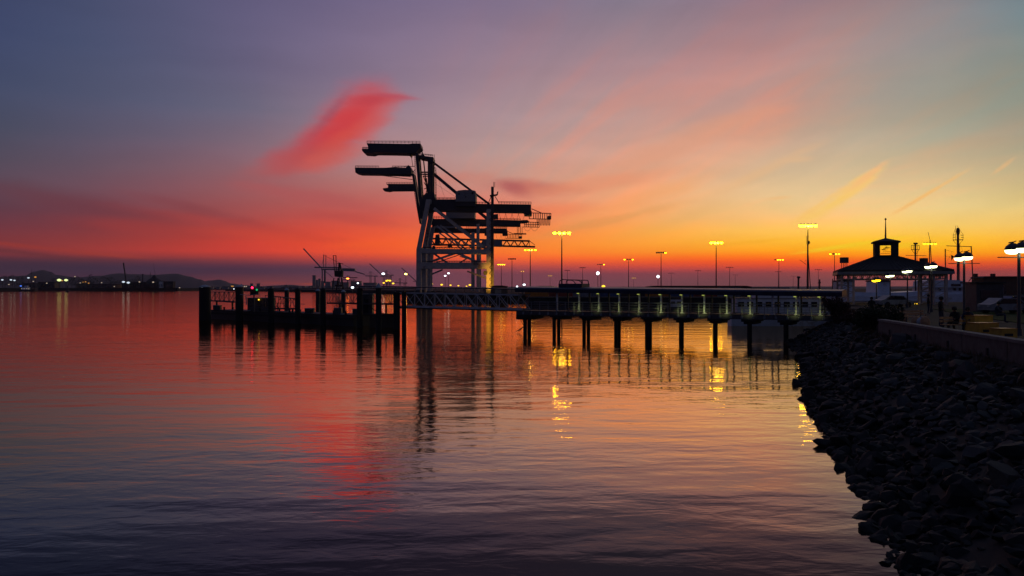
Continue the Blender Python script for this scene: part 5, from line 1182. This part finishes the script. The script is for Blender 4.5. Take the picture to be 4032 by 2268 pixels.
for px, y0_, y1_, lab in ((3324, 1012, 1048, 'dark loudspeaker box standing on short legs on the pavilion roof near its edge'), (3637, 1015, 1046, 'dark boxy vent on the pavilion roof behind a street lamp')):
    p = W(px, y1_, PD + 3.5); h = (y1_ - y0_) * (PD + 3.5) / F; o = empty('roof_box', p, lab, 'roof box')
    m = MB(); m.box((0, 0, h * .65), (h * .62, .9, h * .62), .3); m.build('box_body', M_steel, o, world=False)
    for dx in (-.4, -.13, .13, .4): m = MB(); m.beam((dx, 0, -1.0), (dx, 0, h * .36), .07, .07); m.build('leg', M_steel, o, world=False)

# ------------------------------------------------------------------ the white ship moored behind the pavilion
SD = 150.0
def S_(px, y): return W(px, y, SD)
sh = empty('white_ship', (S_(3600, 0).x, SD + 5, 0), 'long white ship with two tall funnels moored behind the pavilion', 'ship')
def sprism(part, pts, mt, y0, y1, par=None):
    m = MB(); m.prism([(S_(x, y).x, S_(x, y).z) for x, y in pts], SD + y0, SD + y1); return m.build(part, mt, par or sh)

M_ship = mat('ship_white_paint', (.60, .63, .70), .45, var=.12, scale=.6, rust=(.3, .22, .16))

sprism('hull', [(3335, 1165), (3500, 1170), (3760, 1158), (3880, 1150), (3865, 1246), (3345, 1246)], M_ship, 0, 10)
sprism('deckhouse', [(3345, 1148), (3400, 1150), (3470, 1153), (3560, 1152), (3660, 1146), (3660, 1166), (3345, 1168)], M_ship, 1.5, 8.5)
sprism('rubbing_rail', [(3350, 1182), (3640, 1182), (3640, 1185), (3350, 1185)], M_white, -.2, 0)
f1 = sprism('funnel', [(3347, 1106), (3389, 1106), (3392, 1152), (3345, 1152)], M_ship, 3, 8); f2 = sprism('funnel', [(3486, 1104), (3533, 1104), (3537, 1153), (3484, 1153)], M_ship, 3, 8)
for f_, a, b in ((f1, 3346, 3390), (f2, 3485, 3534)): sprism('funnel_band', [(a - 1, 1103), (b + 1, 1103), (b + 1, 1108), (a - 1, 1108)], M_black, 2.8, 8.2, f_).location = (0, 0, 0)
sprism('wheelhouse', [(3686, 1106), (3700, 1102), (3790, 1102), (3822, 1110), (3840, 1130), (3840, 1150), (3680, 1152)], M_ship, 1.5, 8.5)
sprism('bridge_deck', [(3672, 1128), (3848, 1128), (3848, 1132), (3672, 1132)], M_white, .8, 9)
sprism('upper_deck', [(3672, 1150), (3876, 1148), (3876, 1170), (3672, 1172)], M_ship, .6, 9.2)
for px in (3690, 3712, 3772, 3792, 3812, 3828): sprism('window', [(px, 1134), (px + 9, 1134), (px + 9, 1144), (px, 1144)], M_glass, 1.4, 1.5)
for px in range(3360, 3660, 22): sprism('porthole', [(px, 1196), (px + 5, 1196), (px + 5, 1201), (px, 1201)], M_glass, -.1, 0)
sprism('bridge_window', [(3762, 1118), (3800, 1118), (3800, 1127), (3762, 1127)], M_glass, 1.4, 1.5)
for px in range(3345, 3660, 18): sprism('stanchion', [(px, 1160), (px + 1.2, 1160), (px + 1.2, 1170), (px, 1170)], M_ship, .1, .2)
def smast(part, px0, y0, px1, y1, w, dy, par=None):
    m = MB(); a, b = W(px0, y0, SD + dy), W(px1, y1, SD + dy); m.tube(a, b, w * .55, 7); return m.build(part, M_steel, par or sh)
# masts (each standing in a ship; the tall lightship mast first)
ls = empty('lightship_mast', W(3772, 1110, SD + 6), 'tall ship mast with a round lantern caged near its top', 'mast'); 
for a in (('mast_pole', 3772, 1112, 3772, 925, .42, 6), ('lantern_post', 3772, 925, 3772, 905, .3, 6), ('platform', 3752, 945, 3792, 944, .14, 6), ('platform', 3752, 925, 3762, 925, .1, 6), ('platform', 3782, 926, 3793, 926, .1, 6), ('platform', 3754, 934, 3762, 934, .1, 6), ('platform', 3784, 935, 3794, 935, .1, 6), ('yard', 3726, 968, 3822, 971, .13, 6), ('stay', 3753, 945, 3753, 925, .07, 6), ('stay', 3792, 945, 3792, 925, .07, 6), ('stay', 3762, 900, 3753, 925, .05, 6), ('stay', 3763, 888, 3762, 944, .06, 6), ('stay', 3768, 888, 3793, 925, .05, 6), ('stay', 3752, 945, 3766, 962, .06, 6), ('stay', 3792, 945, 3776, 962, .06, 6), ('ladder', 3778, 960, 3779, 1108, .1, 6), ('rigging', 3780, 962, 3800, 1010, .03, 6)): smast(*a, par=ls)
m = MB(); p = W(3772, 912, SD + 6); m.lathe([(.1, -.85), (.28, -.55), (.36, 0), (.3, .6), (.1, .8)], p, 10); m.build('lantern', M_steel, ls)
def masts(label, loc, segs, name='ship_mast'):
    o = empty(name, loc, label, 'mast')
    for a in segs: smast(*a, par=o)
masts('straight post at the seaward side of the rigging, carrying a pennant', W(3723, 1110, SD + 4), [('post', 3723, 1110, 3722, 980, .2, 4), ('stay', 3724, 984, 3755, 992, .05, 4), ('stay', 3724, 1010, 3745, 1012, .04, 4), ('stay', 3724, 1035, 3755, 1040, .04, 4), ('stay', 3736, 1015, 3748, 992, .03, 4), ('stay', 3730, 1025, 3742, 1010, .03, 4)])
m = MB(); m.prism([(W(x, y, SD + 4).x, W(x, y, SD + 4).z) for x, y in ((3745, 1003), (3757, 1010), (3746, 1026))], SD + 3.97, SD + 4.03); pn = empty('pennant', W(3746, 1012, SD + 4), 'small dark pennant hanging in the ship rigging', 'flag'); m.build('cloth', M_brick, pn)
masts('slightly leaning post joined by a yard to the lantern mast', W(3830, 1100, SD + 7), [('post', 3831, 1104, 3824, 969, .2, 7), ('brace', 3831, 1088, 3814, 1108, .15, 7)])
masts('lattice top signal mast just right of the pavilion ridge', W(3605, 1060, SD + 5), [('mast_pole', 3605, 1150, 3604, 960, .3, 5), ('top', 3598, 959, 3612, 959, .35, 5), ('basket', 3588, 967, 3620, 967, .1, 5), ('basket', 3588, 983, 3620, 983, .12, 5), ('basket_post', 3588, 967, 3588, 983, .08, 5), ('basket_post', 3620, 966, 3620, 983, .08, 5), ('basket_post', 3596, 967, 3596, 983, .07, 5), ('basket_post', 3612, 967, 3612, 983, .07, 5), ('knee', 3590, 984, 3602, 1000, .07, 5), ('knee', 3618, 984, 3608, 1000, .07, 5), ('yard', 3566, 1005, 3648, 1007, .1, 5), ('stay', 3612, 985, 3611, 1040, .06, 5)])
masts('leaning thin mast crossing the glowing mast light right of the pavilion', W(3676, 1050, SD + 8), [('mast_pole', 3674, 1150, 3662, 945, .16, 8), ('topmast', 3662, 945, 3654, 914, .08, 8), ('spreader', 3638, 957, 3676, 956, .09, 8), ('second_mast', 3660, 1150, 3659, 978, .14, 8)])
masts('boat mast leaning against the tallest glowing mast light left of the pavilion', W(3192, 1140, 180), [('mast_pole', 3196, 1205, 3181, 985, .12, -25), ('second_mast', 3177, 1205, 3181, 928, .18, -27), ('boom', 3149, 1023, 3174, 1041, .07, -27), ('spreader', 3176, 962, 3186, 962, .06, -27), ('radar', 3185, 949, 3186, 960, .25, -27), ('antenna', 3175, 928, 3176, 960, .05, -27), ('stay', 3168, 1030, 3174, 1024, .05, -27)])
masts('short dark signal post over the shore end of the pier roof', W(3142, 1140, 180), [('post', 3142, 1205, 3144, 1092, .28, -25), ('head', 3139, 1091, 3150, 1092, .3, -25)])
masts('narrow davit post just left of the pavilion corner column', W(3276, 1140, 180), [('post', 3275, 1205, 3279, 1098, .14, -25), ('second_post', 3228, 1205, 3227, 1100, .22, -25), ('cap', 3224, 1113, 3231, 1113, .25, -25)])
masts('white ventilator pipe on the ship deck between rigging posts', W(3744, 1108, SD + 3), [('pipe', 3743, 1112, 3744, 1080, .4, 3), ('cowl', 3738, 1076, 3750, 1078, .35, 3)], 'ventilator')

# ------------------------------------------------------------------ brick building at the right edge and things before it
BD = 236.0
bk = empty('brick_building', (W(3960, 0, BD).x + 4, BD + 6, Z_P), 'long brown brick building with arched windows and chimneys behind the promenade lawn', 'building')
def bbox(part, px0, px1, y0, y1, mt, dy0, dy1, par=None):
    a, b = W(px0, y0, BD), W(px1, y1, BD); m = MB(); m.box(((a.x + b.x) / 2, BD + (dy0 + dy1) / 2, (a.z + b.z) / 2), (b.x - a.x, dy1 - dy0, a.z - b.z)); return m.build(part, mt, par or bk)
a, b = W(3872, 1094, BD), W(4260, 1094, BD)
m = MB(); m.box(((a.x + b.x) / 2, BD + 3, (a.z + Z_P) / 2), (b.x - a.x, 6, a.z - Z_P)); wl = m.build('wall', M_brick, bk)
m = MB(); m.prism([(a.x - .4, a.z), (b.x + .4, a.z), (b.x, a.z + .5), (a.x + .4, a.z + .5)], BD - .5, BD + 6.5); rf = m.build('roof', M_roofdark, bk)
for px in (3860, 3930, 4080): bbox('chimney', px - 6, px + 6, 1077, 1091, M_brick, 2, 3.2)
for px in (3895, 3950, 4018, 4090):
    c = W(px, 1134, BD); w_ = .84; arch = [(c.x - w_, c.z - 2.0), (c.x + w_, c.z - 2.0), (c.x + w_, c.z + .15)] + [(c.x + w_ * math.cos(t), c.z + .15 + w_ * math.sin(t)) for t in [PI * i / 8 for i in range(1, 8)]] + [(c.x - w_, c.z + .15)]
    m = MB(); m.prism(arch, BD - .04, BD + .06); wn = m.build('window', M_glass, bk)
    m = MB(); m.box((c.x, BD - .08, c.z - 2.1), (2.1, .2, .2)); m.build('sill', M_conc, wn)
    m = MB(); m.box((c.x, BD - .06, c.z - .8), (.1, .04, 2.2)); m.build('glazing_bar', M_grey, wn)
ld = W(3992, 1170, 90); o = empty('bulkhead_light', ld, 'white and orange bulkhead light glowing low before the brick building', 'light'); o.location.z = Z_P
m = MB(); m.beam((0, 0, 0), (0, 0, ld.z - Z_P), .08, .08); m.build('post', M_steel, o, world=False); m = MB(); m.lathe([(.03, -.10), (.20, 0), (.03, .10)], (0, 0, ld.z - Z_P), 8); m.build('lamp', E_sodw, o, world=False)
ld = W(3605, 1196, 110); o = empty('twin_amber_light', ld, 'pair of small amber lights low under the right side of the pavilion', 'light'); o.location.z = Z_P
for dx in (-.15, .2): m = MB(); m.lathe([(.02, -.07), (.09, 0), (.02, .07)], (dx, 0, ld.z - Z_P), 8); m.build('lamp', E_yard, o, world=False)
m = MB(); m.beam((0, .2, 0), (0, .2, ld.z - Z_P + .2), .1, .1); m.build('post', M_steel, o, world=False)
# dark kiosk, parked cars and hedge before the building
o = empty('kiosk', (W(3895, 0, 75).x, 75, Z_P), 'dark kiosk standing before the ship bow and the brick building', 'kiosk'); m = MB(); m.box((0, 1, 1.4), (2.6, 2.2, 2.8)); m.build('cabin', M_steel, o, world=False); m = MB(); m.box((0, 1, 2.88), (3.0, 2.6, .14)); m.build('roof', M_roofdark, o, world=False); m = MB(); m.box((0, -.13, 1.7), (1.8, .05, .9)); m.build('hatch', M_glass, o, world=False)
def car(x, y, rz, label, mt):
    o = empty('parked_car', (x, y, Z_P), label, 'car', 'cars parked behind the promenade', rz)
    m = MB(); prof = [(-2.1, .35), (2.1, .35), (2.15, .75), (1.3, .92), (.75, 1.4), (-1.0, 1.45), (-1.7, .98), (-2.15, .85)]; m.prism(prof, -.85, .85); m.build('body', mt, o, world=False)
    m = MB(); m.prism([(-1.45, .95), (1.1, .95), (.68, 1.34), (-.92, 1.38)], -.87, .87); m.build('window', M_glass, o, world=False)
    for wx in (-1.35, 1.35):
        for wy in (-.8, .8): m = MB(); m.tube((wx, wy - .1, .34), (wx, wy + .1, .34), .34, 12); w_ = m.build('wheel', M_black, o, world=False)
    for wy in (-.6, .6): m = MB(); m.box((-2.16, wy, .72), (.06, .3, .14)); m.build('headlight', M_cap, o, world=False)
car(W(3960, 0, 70).x, 70, .1, 'pale grey parked car under the bulkhead light', M_grey); car(W(4005, 0, 84).x, 84, .05, 'dark blue parked car behind the nearest street lamp', M_blue)
car(W(3520, 0, 94).x, 94, .1, 'grey parked car in front of the white ship below the wider funnel', M_grey)

# ------------------------------------------------------------------ planters, benches and bags behind the wall
def planter(px, d, w_, dp, h, label, seat=None):
    o = empty('planter_box', ((px - 2016) / F * d, d, Z_P), label, 'planter', 'yellow boxes along the sea wall', .22)
    for sx_, sy_, a, b in ((0, -dp / 2, w_, .08), (0, dp / 2, w_, .08), (-w_ / 2 + .04, 0, .08, dp - .09), (w_ / 2 - .04, 0, .08, dp - .09)): m = MB(); m.box((sx_, sy_, h / 2), (a, b, h)); m.build('side_panel', M_yellow, o, world=False)
    m = MB(); m.box((0, 0, h - .1), (w_ - .17, dp - .1, .06)); m.build('filling', M_soil, o, world=False)
    m = MB(); m.box((0, 0, h + .02), (w_ + .06, dp + .04, .035)); m.build('rim', M_orange, o, world=False)
    m = MB(); m.box((-.05, -dp / 2 - .045, h * .55), (w_ * .55, .012, .12)); m.build('slot', M_black, o, world=False)
planter(3868, 35.5, 1.05, .7, .72, 'larger yellow slotted box standing behind the sea wall')
planter(3950, 33.8, .80, .6, .55, 'smaller yellow box between the larger one and the nearest lamp')
planter(3850, 39.5, 1.1, .7, .92, 'tall yellow box behind the larger slotted one')
def bench(px, d, label, rz=.25, L_=1.9):
    o = empty('bench', ((px - 2016) / F * d, d, Z_P), label, 'bench', 'benches behind the sea wall', rz)
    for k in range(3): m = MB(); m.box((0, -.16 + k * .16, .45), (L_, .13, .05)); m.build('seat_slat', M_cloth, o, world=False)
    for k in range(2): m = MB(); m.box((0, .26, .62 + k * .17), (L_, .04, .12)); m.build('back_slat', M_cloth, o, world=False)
    for x in (-L_ / 2 + .2, L_ / 2 - .2):
        m = MB(); m.box((x, -.15, .21), (.07, .06, .42)); m.build('leg', M_steel, o, world=False); m = MB(); m.beam((x, .2, 0), (x, .3, .9), .07, .05); m.build('leg', M_steel, o, world=False)
bench(3775, 40, 'low bench under the two seated people'); bench(3600, 51, 'orange bench beside the heap of pale bags')
def bag(px, d, s, label, mt, sq=.8):
    o = empty('bag', ((px - 2016) / F * d, d, Z_P), label, 'bag', 'bundles and bags piled behind the sea wall'); bm = bmesh.new(); bmesh.ops.create_icosphere(bm, subdivisions=3, radius=1)
    for v in bm.verts:
        v.co = Vector((v.co.x * s * .55, v.co.y * s * .5, (max(v.co.z, -.8) + .8) * s * sq * .62)); v.co += v.normal * .0; v.co *= 1 + .16 * noise.noise(v.co * 3 + Vector((px, 0, 0)))
    me = bpy.data.meshes.new('sack'); bm.to_mesh(me); bm.free(); me.materials.append(mt); me.polygons.foreach_set('use_smooth', [True] * len(me.polygons)); link_mesh('sack', me, o)
    m = MB(); m.lathe([(.05, 0), (.09 * s, .05), (.14 * s, .14)], (0, 0, s * sq * 1.02), 8); m.build('tied_neck', mt, o, world=False)
bag(3557, 54, .52, 'orange bundle alone to the left of the lamp pole', M_cloth, 1.2); bag(3606, 47.5, .5, 'pale orange sack at the left of the heap', M_cloth, 1.1); bag(3628, 47, .48, 'pale grey sack in the middle of the heap', M_cap, 1.0); bag(3644, 46.5, .52, 'orange streaked sack beside the standing person', M_cloth, 1.15)

# ------------------------------------------------------------------ bushes and ground plants
def bush(cx_, cy_, z0, w_, h_, label, n, leafmat, seed, dw=None):
    o = empty('bush', (cx_, cy_, z0), label, 'bush', None); rnd = random.Random(seed); dw = dw or w_
    m = MB()
    for _ in range(9):
        a = rnd.uniform(0, 2*PI); m.tube((0, 0, 0), (math.cos(a) * w_ * .25, math.sin(a) * dw * .25, h_ * .6), .035, 5, .01)
    m.build('stem', M_trunk, o, world=False)
    v = []; f = []; cl = [(rnd.uniform(-.38, .38) * w_, rnd.uniform(-.35, .35) * dw, rnd.uniform(.25, .8) * h_, rnd.uniform(.16, .28)) for _ in range(12)] + [(0, 0, .45 * h_, .38)]
    for _ in range(n):
        c = rnd.choice(cl); th = rnd.uniform(0, 2*PI); ph = math.acos(rnd.uniform(-1, 1)); r = c[3] * (rnd.random() ** .35)
        p = Vector((c[0] + math.sin(ph) * math.cos(th) * r * w_, c[1] + math.sin(ph) * math.sin(th) * r * dw, max(c[2] + math.cos(ph) * r * h_ * 1.1, 0.02)))
        a = Vector((rnd.gauss(0, 1), rnd.gauss(0, 1), rnd.gauss(0, 1))).normalized() * rnd.uniform(.05, .12); b = a.cross(Vector((rnd.gauss(0, 1), rnd.gauss(0, 1), rnd.gauss(0, 1))).normalized()) * .6
        k = len(v); v += [p - a, p + b, p + a, p - b]; f.append((k, k + 1, k + 2, k + 3))
    for _ in range(40):   # loose sprays breaking the outline
        a = rnd.uniform(0, 2*PI); p = Vector((math.cos(a) * w_ * .35 * rnd.random(), math.sin(a) * dw * .3, h_ * .8)); q = p + Vector((rnd.gauss(0, .12) * w_, 0, rnd.uniform(.1, .32) * h_))
        for t in (0, .3, .6, .9):
            c = p.lerp(q, t); s_ = .05; k = len(v); v += [c + Vector((-s_, 0, 0)), c + Vector((0, 0, s_ * 1.5)), c + Vector((s_, .02, 0))]; f.append((k, k + 1, k + 2))
    me = bpy.data.meshes.new('foliage'); me.from_pydata(v, [], f); me.materials.append(leafmat); link_mesh('foliage', me, o)
M_leafr = mat('reddish_bush_leaf', (.055, .02, .018), .9, var=.5, scale=3); M_leafg = mat('dark_bush_leaf', (.022, .032, .012), .9, var=.5, scale=3)
bush((3468 - 2016) / F * 50, 50, 2.55, 2.9, 1.75, 'big dark green bush at the end of the concrete sea wall', 5200, M_leafg, 5)
bush((3285 - 2016) / F * 73, 73, 2.1, 2.7, 2.5, 'reddish bush where the pier meets the rocks', 3800, M_leafr, 8)
bush((3352 - 2016) / F * 66, 66, 2.5, 2.2, 1.1, 'low brownish bush between the reddish one and the big green one', 2200, M_leafr, 11)
bush((3400 - 2016) / F * 60, 60, 2.6, 2.0, .8, 'lowest scrubby bush just left of the big green one', 1800, M_leafg, 13)

# ------------------------------------------------------------------ people
M_cl1 = mat('black_coat', (.012, .012, .014), .9, var=.3, scale=8); M_cl2 = mat('dark_blue_denim', (.02, .025, .05), .9, var=.3, scale=8); M_cl3 = mat('pale_jacket', (.22, .22, .24), .9, var=.2, scale=8); M_skin = mat('skin', (.25, .14, .09), .6, var=.1, scale=5); M_hair = mat('dark_hair', (.01, .008, .007), .8, var=.2, scale=20)
def person(name, px, d, label, J, E, top, legs, rz=0, hood=False, sc=1.0):
    """J: joints {name: (x,y,z,r)}; E: bones; one continuous skinned body"""
    o = empty(name, ((px - 2016) / F * d, d, Z_P), label, 'person', None, rz)
    ks = list(J); bm_v = [Vector(J[k][:3]) * sc for k in ks]; me = bpy.data.meshes.new('body'); me.from_pydata(bm_v, [(ks.index(a), ks.index(b)) for a, b in E], [])
    ob = bpy.data.objects.new('body', me); COL.objects.link(ob); md = ob.modifiers.new('skin', 'SKIN'); 
    for i, k in enumerate(ks): r = J[k][3] * sc; me.skin_vertices[0].data[i].radius = (r, r * (.8 if k in ('chest', 'belly', 'pelvis') else 1)); me.skin_vertices[0].data[i].use_root = (k == 'pelvis')
    sb = ob.modifiers.new('sub', 'SUBSURF'); sb.levels = 2; sb.render_levels = 2
    dg = bpy.context.evaluated_depsgraph_get(); me2 = bpy.data.meshes.new_from_object(ob.evaluated_get(dg)); bpy.data.objects.remove(ob); me2.name = 'body'
    me2.materials.clear(); me2.materials.append(top); me2.materials.append(legs); me2.materials.append(M_skin); pz = J['pelvis'][2] * sc; hz = J['neck'][2] * sc
    hands = [Vector(J[k][:3]) * sc for k in ('hand_l', 'hand_r')]
    for p in me2.polygons:
        c = p.center; p.use_smooth = True
        p.material_index = 2 if (c.z > hz or any((c - h).length < .09 for h in hands)) else (1 if c.z < pz - .02 else 0)
    link_mesh('body', me2, o)
    hd = Vector(J['head'][:3]) * sc; m = MB(); n = 12
    pr_ = [(.02, .125), (.07, .11), (.10, .07), (.112, .02), (.112, -.03), (.10, -.07)]
    m.lathe([(r * sc * (1.15 if hood else 1.02), z * sc * 1.05) for r, z in pr_[::-1]], (hd.x, hd.y + .012, hd.z + .015), n); m.build('hood' if hood else 'hair', top if hood else M_hair, o, world=False, smooth=True)
    for sgn in (-1, 1): m = MB(); m.lathe([(.003, -.012), (.011, 0), (.003, .012)], (hd.x + sgn * .035 * sc, hd.y - .094 * sc, hd.z + .01), 6); m.build('eye', M_black, o, world=False)
    m = MB(); m.lathe([(.016, -.02), (.013, 0), (.004, .03)], (hd.x, hd.y - .105 * sc, hd.z - .015), 6); m.build('nose', M_skin, o, world=False)
    for k, el_ in (('hand_l', 'elbow_l'), ('hand_r', 'elbow_r')):
        h = Vector(J[k][:3]) * sc; dv = (h - Vector(J[el_][:3]) * sc).normalized(); sd = dv.cross(Vector((0, 1, 0.2))).normalized(); up_ = dv.cross(sd)
        m = MB()
        for i in range(4): b = h + sd * (i - 1.5) * .019 + dv * .03; t_ = b + dv * (.05, .058, .054, .042)[i] + up_ * .012; m.tube(b, t_, .0095, 6, .008); m.tube(t_, t_ + dv * .022 + up_ * .016, .008, 6, .006)
        b = h + sd * .035; m.tube(b, b + sd * .022 + dv * .035, .010, 6, .008); m.build('fingers', M_skin, o, world=False)
    return o
Ebody = [('pelvis','belly'),('belly','chest'),('chest','neck'),('neck','head'),('chest','shoulder_l'),('shoulder_l','elbow_l'),('elbow_l','hand_l'),('chest','shoulder_r'),('shoulder_r','elbow_r'),('elbow_r','hand_r'),('pelvis','hip_l'),('hip_l','knee_l'),('knee_l','ankle_l'),('ankle_l','toe_l'),('pelvis','hip_r'),('hip_r','knee_r'),('knee_r','ankle_r'),('ankle_r','toe_r')]
stand = dict(pelvis=(0,0,.95,.15), belly=(0,0,1.1,.145), chest=(0,.01,1.33,.16), neck=(0,.0,1.50,.06), head=(0,-.02,1.64,.105), shoulder_l=(-.19,.01,1.42,.07), elbow_l=(-.27,.0,1.14,.052), hand_l=(-.16,-.16,1.0,.036), shoulder_r=(.19,.01,1.42,.07), elbow_r=(.26,.04,1.14,.052), hand_r=(.2,-.12,.98,.036), hip_l=(-.10,0,.88,.1), knee_l=(-.12,-.02,.5,.07), ankle_l=(-.13,.03,.09,.05), toe_l=(-.15,-.13,.05,.04), hip_r=(.10,0,.88,.1), knee_r=(.13,-.04,.5,.07), ankle_r=(.16,.02,.09,.05), toe_r=(.19,-.14,.05,.04))
sit = dict(pelvis=(0,.05,.56,.15), belly=(0,.04,.72,.15), chest=(0,-.02,.95,.16), neck=(0,-.07,1.12,.06), head=(0,-.12,1.25,.105), shoulder_l=(-.19,-.02,1.03,.07), elbow_l=(-.25,-.12,.78,.052), hand_l=(-.08,-.34,.70,.036), shoulder_r=(.19,-.02,1.03,.07), elbow_r=(.25,-.12,.78,.052), hand_r=(.08,-.34,.72,.036), hip_l=(-.10,-.02,.53,.1), knee_l=(-.13,-.45,.54,.072), ankle_l=(-.14,-.48,.10,.05), toe_l=(-.15,-.64,.05,.04), hip_r=(.10,-.02,.53,.1), knee_r=(.13,-.45,.54,.072), ankle_r=(.15,-.40,.10,.05), toe_r=(.17,-.56,.05,.04))
person('person', 3705, 46.5, 'person in a long black coat standing behind the wall beside the bags', stand, Ebody, M_cl1, M_cl2, .7, True, 1.04)
person('person', 3762, 40.2, 'person in a black hood sitting hunched on the bench', sit, Ebody, M_cl1, M_cl1, -1.0, True)
person('person', 3812, 39.6, 'person in dark clothes with pale sleeve sitting nearer the yellow boxes', sit, Ebody, M_cl2, M_cl1, -.7, False)
person('person', 3925, 52, 'person in blue seated on the lawn edge behind the yellow boxes', sit, Ebody, M_cl2, M_cl2, .9, False, 1.05)
person('person', 3432, 58, 'small person in black standing between the bush and the pavilion', stand, Ebody, M_cl1, M_cl1, -.4, False, .95)
person('person', 3655, 70, 'person walking far behind the bags under the pavilion edge', stand, Ebody, M_cl1, M_cl2, 1.2, False)

# ------------------------------------------------------------------ evening haze over the bay
hm = bpy.data.meshes.new('haze'); mb = MB(); mb.box((0, 4350, 108), (18200, 10100, 226)); hm = mb.mesh('haze', None)
hz_m = bpy.data.materials.new('evening_haze'); hz_m.use_nodes = True; t_ = hz_m.node_tree; t_.nodes.clear()
o_ = t_.nodes.new('ShaderNodeOutputMaterial'); v_ = t_.nodes.new('ShaderNodeVolumePrincipled'); v_.inputs['Color'].default_value = (.95, .74, .76, 1); v_.inputs['Density'].default_value = HAZE; v_.inputs['Anisotropy'].default_value = .0
t_.links.new(v_.outputs[0], o_.inputs['Volume']); hm.materials.append(hz_m)
tag(link_mesh('haze', hm), kind='stuff')
